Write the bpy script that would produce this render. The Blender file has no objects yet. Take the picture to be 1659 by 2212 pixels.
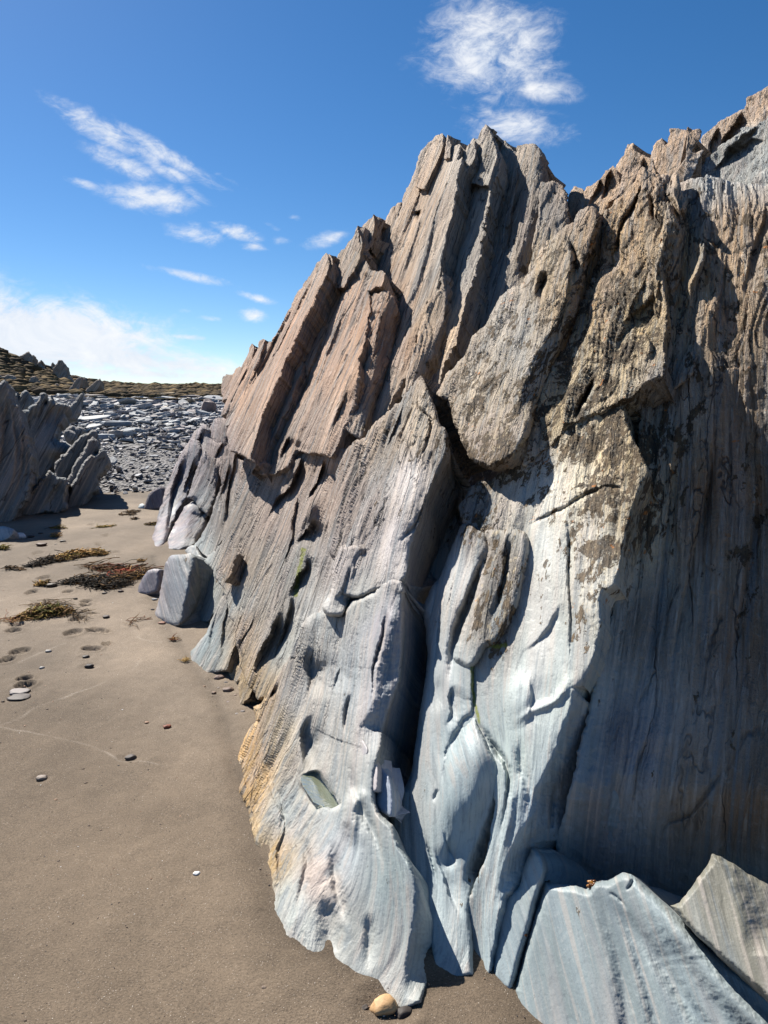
import bpy, bmesh, math, random
import numpy as np
from mathutils import Vector, Matrix

random.seed(7)
rng = np.random.default_rng(7)
SC = bpy.context.scene
COL = SC.collection

# ------------------------------------------------------------------ camera
FOC = 1533.0            # focal length in units of a 1659 x 2212 frame
PITCH = math.radians(9.0)
CAMZ = 1.6
cam_d = bpy.data.cameras.new('camera')
cam_d.sensor_fit = 'VERTICAL'
cam_d.sensor_height = 36.0
cam_d.lens = FOC / 2212 * 36.0
cam_d.clip_start = 0.05
cam_d.clip_end = 6000
cam_o = bpy.data.objects.new('camera', cam_d)
COL.objects.link(cam_o)
cam_o.location = (0, 0, CAMZ)
cam_o.rotation_euler = (math.radians(90) - PITCH, 0, 0)
SC.camera = cam_o

# ------------------------------------------------------------------ sun, sky, exposure
SUN_AZ = math.radians(-40)     # left of the view axis (+Y)
SUN_EL = math.radians(44)
SUN = np.array([math.sin(SUN_AZ) * math.cos(SUN_EL), math.cos(SUN_AZ) * math.cos(SUN_EL), math.sin(SUN_EL)])
sd = bpy.data.lights.new('sun', 'SUN')
sd.energy = 5.0
sd.angle = math.radians(0.53)
sd.color = (1.0, 0.945, 0.86)
so = bpy.data.objects.new('sun', sd)
COL.objects.link(so)
so.rotation_euler = Vector(-SUN).to_track_quat('-Z', 'Y').to_euler()
so.location = (-20, 25, 30)

SC.view_settings.view_transform = 'Standard'
SC.view_settings.look = 'None'
SC.view_settings.gamma = 1.0
SC.view_settings.exposure = 1.0
SC.view_settings.use_curve_mapping = False

CP, SP = math.cos(PITCH), math.sin(PITCH)

def ray(x, y):
    """direction (unit along the optical axis) of a point of the 1659 x 2212 frame"""
    x = np.asarray(x, float); y = np.asarray(y, float)
    cx = (x - 829.5) / FOC; cy = -(y - 1106.0) / FOC
    return np.stack([cx, CP + cy * SP, -SP + cy * CP], -1)

CAM = np.array([0, 0, CAMZ])

def ground(x, y, z=0.0):
    d = ray(x, y)
    t = (z - CAMZ) / d[..., 2]
    return CAM + d * t[..., None]

def nd(name, nt, **kw):
    n = nt.nodes.new(name)
    for k, v in kw.items():
        setattr(n, k, v)
    return n

def build_world():
    w = bpy.data.worlds.new('World')
    SC.world = w
    w.use_nodes = True
    nt = w.node_tree
    nt.nodes.clear()
    L = nt.links.new
    out = nd('ShaderNodeOutputWorld', nt)
    bg = nd('ShaderNodeBackground', nt)
    bg.inputs['Strength'].default_value = 0.052
    sky = nd('ShaderNodeTexSky', nt, sky_type='NISHITA')
    sky.sun_disc = False
    sky.sun_elevation = SUN_EL
    sky.sun_rotation = SUN_AZ
    sky.altitude = 0
    sky.air_density = 0.75
    sky.dust_density = 0.14
    sky.ozone_density = 3.0
    hs = nd('ShaderNodeHueSaturation', nt)
    hs.inputs['Saturation'].default_value = 1.28
    hs.inputs['Value'].default_value = 1.12
    L(sky.outputs[0], hs.inputs['Color'])
    tc = nd('ShaderNodeTexCoord', nt)
    nrm = nd('ShaderNodeVectorMath', nt, operation='NORMALIZE')
    L(tc.outputs['Generated'], nrm.inputs[0])
    sx = nd('ShaderNodeSeparateXYZ', nt)
    L(nrm.outputs[0], sx.inputs[0])
    def M(op, a, b=None, c=None, clamp=False):
        m = nd('ShaderNodeMath', nt, operation=op)
        m.use_clamp = clamp
        for i, v in enumerate((a, b, c)):
            if v is None: continue
            if isinstance(v, (int, float)): m.inputs[i].default_value = v
            else: L(v, m.inputs[i])
        return m.outputs[0]
    az = M('ARCTAN2', sx.outputs[0], sx.outputs[1])
    el = M('ARCSINE', sx.outputs[2])
    cmb = nd('ShaderNodeCombineXYZ', nt)
    L(az, cmb.inputs[0]); L(el, cmb.inputs[1])
    # warp of the cloud outlines
    def noise(scale, detail, vec, rough=0.6, dist=0.0):
        n = nd('ShaderNodeTexNoise', nt)
        n.inputs['Scale'].default_value = scale
        n.inputs['Detail'].default_value = detail
        n.inputs['Roughness'].default_value = rough
        n.inputs['Distortion'].default_value = dist
        L(vec, n.inputs['Vector'])
        return n
    mp = nd('ShaderNodeMapping', nt)
    mp.inputs['Scale'].default_value = (1.0, 1.9, 1.0)
    mp.inputs['Rotation'].default_value = (0, 0, math.radians(14))
    L(cmb.outputs[0], mp.inputs[0])
    n1 = noise(11, 9, mp.outputs[0], 0.66, 0.7)
    n2 = noise(38, 7, mp.outputs[0], 0.66, 0.8)
    # each cloud: centre (px), half sizes (px), slope (deg, + = down to the right), weight
    clouds = [(1060, 115, 118, 92, 5, .98), (1150, 190, 95, 26, 12, .72), (960, 160, 60, 18, -18, .5),
              (1120, 275, 100, 34, 8, .78), (1060, 245, 40, 20, 30, .6), (1120, 50, 60, 30, 0, .5),
              (230, 290, 105, 27, 24, .95), (360, 335, 95, 20, 26, .85), (262, 350, 62, 24, 16, .95), (365, 372, 42, 15, 14, .8),
              (325, 428, 88, 25, 2, 1.0), (182, 398, 40, 10, 12, .75), (425, 425, 32, 15, 30, .62), (490, 385, 40, 9, 24, .55),
              (430, 505, 55, 20, 6, .75), (515, 503, 48, 16, 14, .95), (550, 533, 28, 10, 4, .85), (605, 520, 24, 11, 0, .6),
              (705, 517, 48, 15, -14, .72), (635, 470, 16, 8, 10, .5), (585, 487, 20, 8, 24, .5),
              (420, 597, 78, 10, 10, .8), (556, 644, 46, 9, 14, .7), (550, 680, 30, 13, 0, .7), (458, 688, 24, 6, 4, .6),
              (396, 671, 20, 6, 0, .45),
              (60, 725, 250, 66, 5, 1.5), (250, 770, 210, 34, 6, 1.25), (400, 795, 110, 12, 2, 1.0), (300, 805, 200, 15, 2, 1.0),
              (-180, 700, 240, 100, 0, 1.2), (405, 728, 55, 6, 3, .8), (300, 697, 55, 7, 8, .7)]
    tot = None
    for (px, py, hw, hh, sl, wt) in clouds:
        d = ray(px, py); d = d / np.linalg.norm(d)
        a0 = math.atan2(d[0], d[1]); e0 = math.asin(d[2])
        d2 = ray(px + hw, py); d2 = d2 / np.linalg.norm(d2)
        sa = abs(math.atan2(d2[0], d2[1]) - a0)
        d3 = ray(px, py + hh); d3 = d3 / np.linalg.norm(d3)
        se = abs(math.asin(d3[2]) - e0)
        s = math.tan(math.radians(sl)) * (se / hh) / (sa / hw)
        u = M('SUBTRACT', az, a0)
        v = M('SUBTRACT', el, e0)
        v = M('MULTIPLY_ADD', u, s, v)
        u = M('MULTIPLY', u, 1 / sa); v = M('MULTIPLY', v, 1 / se)
        r2 = M('ADD', M('MULTIPLY', u, u), M('MULTIPLY', v, v))
        g = M('MULTIPLY', M('POWER', 2.7182818, M('MULTIPLY', r2, -0.55)), wt)
        tot = g if tot is None else M('MAXIMUM', tot, g)
    # the same kind of fair-weather cloud carries on outside the view
    n3 = noise(2.6, 4, mp.outputs[0], 0.55, 0.0)
    outv = M('SUBTRACT', M('ABSOLUTE', az), 0.62)
    outm = M('MULTIPLY', outv, 4.0, clamp=True)
    far = M('MULTIPLY', M('MULTIPLY', M('SUBTRACT', n3.outputs[0], 0.60), 6.0, clamp=True), outm)
    tot = M('MAXIMUM', tot, far)
    nn = M('ADD', M('MULTIPLY', M('SUBTRACT', n1.outputs[0], 0.5), 3.0), M('MULTIPLY', M('SUBTRACT', n2.outputs[0], 0.5), 1.9))
    # density = tot + noise*env - threshold
    dens = M('ADD', M('SUBTRACT', tot, 0.37), M('MULTIPLY', nn, M('ADD', M('MULTIPLY', tot, 0.5), 0.18)))
    mask = nd('ShaderNodeMapRange', nt, interpolation_type='SMOOTHSTEP')
    L(dens, mask.inputs[0])
    mask.inputs[1].default_value = -0.10; mask.inputs[2].default_value = 0.80
    mask.inputs[3].default_value = 0.0; mask.inputs[4].default_value = 0.96
    ccol = nd('ShaderNodeMix', nt, data_type='RGBA')
    L(M('MULTIPLY', M('SUBTRACT', n1.outputs[0], 0.35), 3.0, clamp=True), ccol.inputs[0])
    ccol.inputs[6].default_value = (7.2, 7.9, 9.0, 1)
    ccol.inputs[7].default_value = (9.6, 9.7, 9.9, 1)
    mx = nd('ShaderNodeMix', nt, data_type='RGBA')
    L(mask.outputs[0], mx.inputs[0])
    L(hs.outputs[0], mx.inputs[6])
    L(ccol.outputs[2], mx.inputs[7])
    L(mx.outputs[2], bg.inputs[0])
    L(bg.outputs[0], out.inputs[0])
build_world()

# ------------------------------------------------------------------ numeric helpers
def _hash(ix, iy, iz, seed):
    h = (ix * 374761393 + iy * 668265263 + iz * 2147483647 + seed * 1274126177) & 0xFFFFFFFF
    h = ((h ^ (h >> 13)) * 1274126177) & 0xFFFFFFFF
    h = h ^ (h >> 16)
    return h

_G = rng.normal(size=(256, 3)); _G /= np.linalg.norm(_G, axis=1)[:, None]

def pn(x, y, z=None, seed=0):
    """gradient noise, about -0.7 .. 0.7"""
    x = np.asarray(x, float); y = np.asarray(y, float)
    z = np.zeros_like(x) if z is None else np.asarray(z, float)
    x, y, z = np.broadcast_arrays(x, y, z)
    xi = np.floor(x).astype(np.int64); yi = np.floor(y).astype(np.int64); zi = np.floor(z).astype(np.int64)
    fx = x - xi; fy = y - yi; fz = z - zi
    u = fx * fx * fx * (fx * (fx * 6 - 15) + 10)
    v = fy * fy * fy * (fy * (fy * 6 - 15) + 10)
    w = fz * fz * fz * (fz * (fz * 6 - 15) + 10)
    res = 0
    for dx in (0, 1):
        for dy in (0, 1):
            for dz in (0, 1):
                g = _G[_hash(xi + dx, yi + dy, zi + dz, seed) & 255]
                dot = g[..., 0] * (fx - dx) + g[..., 1] * (fy - dy) + g[..., 2] * (fz - dz)
                res = res + dot * (u if dx else 1 - u) * (v if dy else 1 - v) * (w if dz else 1 - w)
    return res * 1.5

def fbm(x, y, z=None, octv=4, seed=0, gain=0.5):
    s = 0; a = 1.0; f = 1.0
    for o in range(octv):
        s = s + a * pn(np.asarray(x) * f, np.asarray(y) * f, None if z is None else np.asarray(z) * f, seed + o * 17)
        a *= gain; f *= 2.03
    return s

def sst(a, b, x):
    t = np.clip((x - a) / (b - a), 0, 1)
    return t * t * (3 - 2 * t)

def poly_sdf(P, X, Y):
    """signed distance (inside positive) to a closed polygon"""
    P = np.asarray(P, float); n = len(P)
    d2 = np.full(X.shape, 1e18); ins = np.zeros(X.shape, bool)
    for i in range(n):
        ax, ay = P[i]; bx, by = P[(i + 1) % n]
        ex, ey = bx - ax, by - ay
        t = np.clip(((X - ax) * ex + (Y - ay) * ey) / (ex * ex + ey * ey + 1e-12), 0, 1)
        d2 = np.minimum(d2, (X - ax - t * ex) ** 2 + (Y - ay - t * ey) ** 2)
        if ay != by:
            c = ((ay > Y) != (by > Y)) & (X < ex * (Y - ay) / (by - ay) + ax)
            ins ^= c
    d = np.sqrt(d2)
    return np.where(ins, d, -d)

def line_sd(P, X, Y):
    """signed distance to an open polyline (right of travel positive) and the position 0..1 along it"""
    P = np.asarray(P, float)
    seg = np.hypot(*(P[1:] - P[:-1]).T); cum = np.concatenate([[0], np.cumsum(seg)]); tot = cum[-1]
    best = np.full(X.shape, 1e18); sgn = np.ones(X.shape); par = np.zeros(X.shape)
    for i in range(len(P) - 1):
        ax, ay = P[i]; ex, ey = P[i + 1] - P[i]
        t = np.clip(((X - ax) * ex + (Y - ay) * ey) / (ex * ex + ey * ey + 1e-12), 0, 1)
        dx = X - ax - t * ex; dy = Y - ay - t * ey
        d2 = dx * dx + dy * dy
        m = d2 < best
        best = np.where(m, d2, best)
        sgn = np.where(m, np.sign(ey * dx - ex * dy), sgn)
        par = np.where(m, (cum[i] + t * seg[i]) / tot, par)
    return np.sqrt(best) * sgn, par

def smooth_poly(P, k=5):
    P = np.asarray(P, float); n = len(P); out = []
    for i in range(n):
        p0, p1, p2, p3 = P[i - 1], P[i], P[(i + 1) % n], P[(i + 2) % n]
        for j in range(k):
            t = j / k
            out.append(0.5 * ((2 * p1) + (-p0 + p2) * t + (2 * p0 - 5 * p1 + 4 * p2 - p3) * t * t + (-p0 + 3 * p1 - 3 * p2 + p3) * t ** 3))
    return np.array(out)

def smooth_line(P, k=4):
    P = np.asarray(P, float)
    if len(P) < 3: return P
    Q = np.vstack([2 * P[0] - P[1], P, 2 * P[-1] - P[-2]]); out = []
    for i in range(1, len(Q) - 2):
        p0, p1, p2, p3 = Q[i - 1], Q[i], Q[i + 1], Q[i + 2]
        for j in range(k):
            t = j / k
            out.append(0.5 * ((2 * p1) + (-p0 + p2) * t + (2 * p0 - 5 * p1 + 4 * p2 - p3) * t * t + (-p0 + 3 * p1 - 3 * p2 + p3) * t ** 3))
    out.append(Q[-2])
    return np.array(out)

# survey patches: each is an (origin, scale) of an enlarged plan of the view
_CR = {'U': (0, 0, 1), 'A': (774.2, 221.2, .5333), 'B': (387.1, 442.4, .375), 'C': (331.8, 1050.7, .4), 'D': (774.2, 995.4, .5333),
       'E': (497.7, 1548.4, .4667), 'F': (995.4, 1548.4, .4), 'G': (0, 718.9, .3333), 'H': (0, 1106, .3333),
       'I': (276.5, 718.9, .22495), 'J': (0, 718.9, .2001), 'K': (553, 884.8, .2)}

def cv(c, pts):
    """'A' plus points -> frame points; inside a list a letter switches the patch"""
    out = []
    for p in pts:
        if isinstance(p, str): c = p; continue
        o = _CR[c]
        out.append((p[0] * o[2] + o[0], p[1] * o[2] + o[1]))
    return out

# ------------------------------------------------------------------ bedding frame of the cliff
_d = ray(1750, -1100); GV = _d / np.linalg.norm(_d)            # up-dip direction of the beds
_b = ground(335, 1250) - ground(700, 2060); _b[2] = 0; BV = _b / np.linalg.norm(_b)
NV = np.cross(BV, GV); NV /= np.linalg.norm(NV)
if NV[2] < 0: NV = -NV
NV = NV + np.array([0.0, -0.05, -0.09]); NV /= np.linalg.norm(NV)
GV = GV - NV * GV.dot(NV); GV /= np.linalg.norm(GV)
WV = -np.cross(NV, GV)
if WV[0] < 0: WV = -WV
P0 = ground(520, 1600)

def wall_T(x, y):
    d = ray(x, y)
    return ((P0 - CAM) @ NV) / np.minimum(d @ NV, -0.06)

# ------------------------------------------------------------------ colour survey (sunlit appearance in sRGB, right wall warmed, lichen cover, roughness)
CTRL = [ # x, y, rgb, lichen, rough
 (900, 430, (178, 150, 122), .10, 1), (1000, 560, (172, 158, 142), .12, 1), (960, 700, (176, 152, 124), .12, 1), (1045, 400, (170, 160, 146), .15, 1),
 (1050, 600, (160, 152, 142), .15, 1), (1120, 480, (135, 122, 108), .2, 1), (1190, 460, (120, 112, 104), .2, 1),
 (780, 650, (176, 140, 112), .05, 1), (740, 800, (172, 138, 112), .04, 1), (830, 720, (182, 140, 108), .05, 1), (650, 750, (172, 136, 110), .04, 1), (540, 850, (168, 134, 108), .04, 1),
 (700, 960, (168, 142, 122), .05, 1), (560, 960, (162, 136, 116), .06, 1), (780, 560, (150, 130, 108), .1, 1),
 (480, 1000, (138, 122, 116), .08, .9), (500, 1120, (150, 138, 126), .06, .9), (600, 1130, (170, 150, 136), .06, .9), (720, 1080, (166, 146, 132), .10, 1),
 (840, 960, (178, 158, 136), .28, .9), (900, 920, (180, 164, 142), .32, .9), (880, 1040, (202, 194, 188), .12, .45), (800, 1120, (176, 164, 156), .18, .8), (850, 1170, (200, 192, 188), .05, .3),
 (720, 1230, (178, 170, 166), .05, .75), (640, 1230, (164, 162, 156), .05, .75), (560, 1230, (172, 158, 142), .04, .8), (520, 1290, (158, 162, 158), .02, .7),
 (450, 1380, (152, 166, 168), 0, .5), (530, 1370, (188, 164, 136), .02, .8), (540, 1450, (186, 160, 120), .02, .8), (500, 1240, (190, 158, 128), .03, .8),
 (600, 1400, (164, 166, 160), .02, .7), (700, 1330, (190, 190, 186), .03, .45), (780, 1300, (184, 182, 174), .02, .3),
 (540, 1600, (208, 166, 102), .02, .6), (545, 1700, (208, 168, 108), .02, .6), (575, 1850, (196, 164, 112), .02, .5), (600, 1580, (180, 166, 142), .02, .6), (580, 1500, (200, 168, 118), .02, .7),
 (640, 1500, (186, 182, 176), .01, .5), (680, 1600, (180, 178, 172), .01, .3), (620, 1750, (176, 180, 176), .01, .4), (690, 1900, (190, 174, 162), .01, .3), (640, 1950, (178, 186, 182), .01, .3),
 (790, 1750, (176, 180, 176), 0, .1), (850, 1900, (166, 178, 176), 0, .1), (780, 2030, (176, 178, 172), 0, .1), (740, 1830, (172, 182, 186), 0, .2),
 (830, 1350, (176, 174, 180), 0, .15), (840, 1500, (170, 172, 178), 0, .15), (750, 1450, (184, 188, 188), .01, .3),
 (1000, 1250, (186, 188, 186), .12, .3), (960, 1450, (182, 190, 190), .02, .15), (1000, 1600, (172, 186, 188), .01, .1), (1000, 1750, (172, 186, 188), 0, .08), (960, 1900, (166, 180, 184), 0, .08), (1100, 1620, (182, 194, 190), .01, .1),
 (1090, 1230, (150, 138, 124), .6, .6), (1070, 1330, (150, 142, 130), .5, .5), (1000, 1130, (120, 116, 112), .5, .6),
 (1180, 1200, (208, 210, 202), .20, .18), (1160, 1330, (202, 208, 202), .10, .15), (1200, 1420, (196, 204, 200), .10, .15), (1150, 1500, (192, 202, 200), .03, .12), (1240, 1500, (196, 204, 196), .02, .12),
 (1180, 1060, (204, 198, 184), .50, .35), (1280, 1060, (210, 198, 172), .68, .45), (1330, 1000, (190, 168, 128), .85, .55), (1300, 1170, (212, 206, 188), .66, .35), (1280, 1300, (210, 206, 192), .54, .3), (1360, 1130, (186, 168, 136), .74, .5),
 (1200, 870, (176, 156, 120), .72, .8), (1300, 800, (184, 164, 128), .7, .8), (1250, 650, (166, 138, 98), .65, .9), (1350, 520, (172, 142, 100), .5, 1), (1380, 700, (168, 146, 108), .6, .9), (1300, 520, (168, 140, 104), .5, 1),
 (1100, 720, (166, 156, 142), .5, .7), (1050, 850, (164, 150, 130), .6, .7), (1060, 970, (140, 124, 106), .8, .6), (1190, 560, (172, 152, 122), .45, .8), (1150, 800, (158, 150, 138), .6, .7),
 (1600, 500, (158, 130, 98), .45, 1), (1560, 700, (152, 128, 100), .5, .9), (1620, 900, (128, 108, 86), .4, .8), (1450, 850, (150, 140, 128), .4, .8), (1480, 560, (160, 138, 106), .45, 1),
 (1540, 1100, (148, 122, 96), .35, .7), (1600, 1400, (150, 122, 96), .2, .6), (1400, 1350, (146, 138, 126), .15, .5), (1350, 1600, (140, 140, 146), .08, .4), (1500, 1700, (148, 130, 112), .06, .4), (1600, 1750, (150, 124, 100), .05, .5),  # right wall: brown put in for a veil over it and against blue skylight
 (1300, 1750, (146, 150, 156), .04, .3), (1200, 1750, (150, 164, 174), .02, .15), (1250, 1600, (160, 172, 176), .03, .2),
 (1250, 2050, (168, 182, 184), 0, .06), (1350, 2000, (180, 188, 188), 0, .06), (1450, 2100, (178, 182, 176), 0, .08), (1100, 2050, (166, 180, 184), 0, .08), (1600, 1950, (176, 178, 168), 0, .1), (1180, 1900, (176, 186, 184), .02, .1), (1560, 2120, (172, 170, 158), 0, .1),
 (1300, 380, (176, 146, 116), .25, 1), (1250, 430, (172, 144, 116), .25, 1), (1400, 330, (178, 148, 118), .25, 1), (1480, 300, (176, 146, 116), .25, 1), (1540, 370, (182, 182, 178), .15, 1), (1620, 330, (184, 184, 180), .15, 1), (1640, 220, (178, 150, 122), .2, 1), (1560, 270, (174, 146, 118), .25, 1),
 (400, 1000, (146, 136, 142), .02, .7), (400, 1120, (142, 134, 142), .01, .5), (360, 1160, (140, 132, 140), 0, .4), (440, 1090, (128, 130, 130), .03, .6), (430, 930, (136, 126, 128), .03, .8),
 (390, 1270, (146, 148, 152), 0, .25), (325, 1255, (132, 126, 134), 0, .25), (430, 1190, (176, 184, 182), 0, .4), (460, 1260, (160, 172, 170), 0, .5)]
_cx = np.array([c[0] for c in CTRL], float); _cy = np.array([c[1] for c in CTRL], float)
def lin(c):
    c = np.asarray(c, float) / 255.0
    return np.where(c < .04045, c / 12.92, ((c + .055) / 1.055) ** 2.4)
ALB = 0.80
_crgb = np.array([lin(c[2]) * (1.12 - .38 * min(max((c[1] - 850) / 400., 0), 1)) for c in CTRL]); _cl = np.array([c[3] for c in CTRL], float); _cr = np.array([c[4] for c in CTRL], float)  # colour lightened high up and darkened low down to offset the shading

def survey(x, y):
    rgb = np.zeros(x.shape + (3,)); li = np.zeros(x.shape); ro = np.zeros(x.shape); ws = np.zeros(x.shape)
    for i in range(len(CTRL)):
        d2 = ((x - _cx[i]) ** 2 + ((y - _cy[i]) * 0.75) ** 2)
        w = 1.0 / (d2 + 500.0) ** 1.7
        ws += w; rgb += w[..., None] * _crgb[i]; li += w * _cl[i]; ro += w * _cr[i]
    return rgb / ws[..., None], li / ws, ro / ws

# streamlines of the lamination where it bends away from the dip line: (polyline, shift)
VPX, VPY = 1750., -1100.
def a0(x, y): return VPX + (x - VPX) * (1100 - VPY) / (y - VPY)
_STR = [cv('U', [(520, 1600), (545, 1750), (585, 1900), (640, 2040)]), cv('U', [(640, 1450), (640, 1600), (660, 1750), (690, 1900), (700, 2060)]),
        cv('U', [(700, 1300), (690, 1450), (700, 1600), (740, 1750), (790, 1900), (800, 2080)]), cv('U', [(820, 1300), (800, 1450), (800, 1600), (830, 1750), (900, 1900), (940, 2050)]),
        cv('U', [(900, 1300), (890, 1500), (900, 1700), (960, 1850), (1010, 2050)]), cv('U', [(1020, 1300), (985, 1450), (1010, 1560), (1090, 1680), (1040, 1900), (1030, 2060)]),
        cv('U', [(1200, 1200), (1180, 1400), (1150, 1600), (1110, 1800), (1070, 2000)]), cv('U', [(1380, 1200), (1320, 1450), (1270, 1650), (1230, 1850)]),
        cv('U', [(1480, 1200), (1400, 1500), (1340, 1700), (1310, 1850)]), cv('U', [(1600, 1200), (1560, 1500), (1490, 1750), (1440, 1950)])]
_sp, _sv = [], []
for s in _STR:
    s = smooth_line(s, 3); base = a0(*s[0])
    for q in s[1:]:
        _sp.append(q); _sv.append(base - a0(*q))
for gx in range(300, 1700, 150):
    for gy in (300, 600, 900, 1150):
        if gy < 1150 or gx < 500: _sp.append((gx, gy)); _sv.append(0.0)
_sp = np.array(_sp, float); _sv = np.array(_sv)
def _tp(d2): return 0.5 * d2 * np.log(d2 + 1e-9)
_n = len(_sp); _K = _tp(((_sp[:, None] - _sp[None]) ** 2).sum(-1) / 1e4) + np.eye(_n) * 0.3
_Q = np.hstack([np.ones((_n, 1)), _sp / 100]); _M = np.block([[_K, _Q], [_Q.T, np.zeros((3, 3))]])
_wt = np.linalg.solve(_M, np.concatenate([_sv, np.zeros(3)]))
_gx = np.arange(-200, 2300, 20.); _gy = np.arange(0, 2500, 20.)
_GX, _GY = np.meshgrid(_gx, _gy)
_WF = _wt[-3] + _wt[-2] * _GX / 100 + _wt[-1] * _GY / 100
for i in range(_n):
    _WF = _WF + _wt[i] * _tp(((_GX - _sp[i, 0]) ** 2 + (_GY - _sp[i, 1]) ** 2) / 1e4)
_WF = _WF * sst(900, 1350, _GY)
def bend(x, y):
    fx = np.clip((x + 200) / 20, 0, len(_gx) - 1.01); fy = np.clip(y / 20, 0, len(_gy) - 1.01)
    ix = fx.astype(int); iy = fy.astype(int); u = fx - ix; v = fy - iy
    return (_WF[iy, ix] * (1 - u) + _WF[iy, ix + 1] * u) * (1 - v) + (_WF[iy + 1, ix] * (1 - u) + _WF[iy + 1, ix + 1] * u) * v

# ------------------------------------------------------------------ materials
def mat_new(name):
    m = bpy.data.materials.new(name); m.use_nodes = True
    nt = m.node_tree; nt.nodes.clear()
    out = nd('ShaderNodeOutputMaterial', nt); b = nd('ShaderNodeBsdfPrincipled', nt)
    nt.links.new(b.outputs[0], out.inputs[0])
    return m, nt, b

class NT:
    def __init__(s, nt): s.nt = nt; s.L = nt.links.new
    def math(s, op, a, b=None, clamp=False):
        m = nd('ShaderNodeMath', s.nt, operation=op); m.use_clamp = clamp
        for i, v in enumerate((a, b)):
            if v is None: continue
            if isinstance(v, (int, float)): m.inputs[i].default_value = v
            else: s.L(v, m.inputs[i])
        return m.outputs[0]
    def noise(s, vec, scale, detail=4, rough=.55, dist=0., sc=None):
        if sc is not None:
            mp = nd('ShaderNodeMapping', s.nt); mp.inputs['Scale'].default_value = sc
            s.L(vec, mp.inputs[0]); vec = mp.outputs[0]
        n = nd('ShaderNodeTexNoise', s.nt)
        n.inputs['Scale'].default_value = scale; n.inputs['Detail'].default_value = detail
        n.inputs['Roughness'].default_value = rough; n.inputs['Distortion'].default_value = dist
        s.L(vec, n.inputs['Vector'])
        return n.outputs[0]
    def rng(s, v, a, b, c=0., d=1., smooth=True):
        m = nd('ShaderNodeMapRange', s.nt)
        if smooth: m.interpolation_type = 'SMOOTHSTEP'
        if isinstance(v, (int, float)): m.inputs[0].default_value = v
        else: s.L(v, m.inputs[0])
        for i, q in enumerate((a, b, c, d)):
            if isinstance(q, (int, float)): m.inputs[i + 1].default_value = q
            else: s.L(q, m.inputs[i + 1])
        return m.outputs[0]
    def mix(s, f, a, b, mode='MIX'):
        m = nd('ShaderNodeMix', s.nt, data_type='RGBA'); m.blend_type = mode
        for i, v in ((0, f), (6, a), (7, b)):
            if isinstance(v, (int, float)): m.inputs[i].default_value = v
            elif isinstance(v, (tuple, list)): m.inputs[i].default_value = tuple(v) + (1,) * (4 - len(v))
            else: s.L(v, m.inputs[i])
        return m.outputs[2]
    def bump(s, h, strength=.5, dist=.01, normal=None):
        b = nd('ShaderNodeBump', s.nt); b.inputs['Strength'].default_value = strength
        if isinstance(dist, (int, float)): b.inputs['Distance'].default_value = dist
        else: s.L(dist, b.inputs['Distance'])
        s.L(h, b.inputs['Height'])
        if normal is not None: s.L(normal, b.inputs['Normal'])
        return b.outputs[0]

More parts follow.
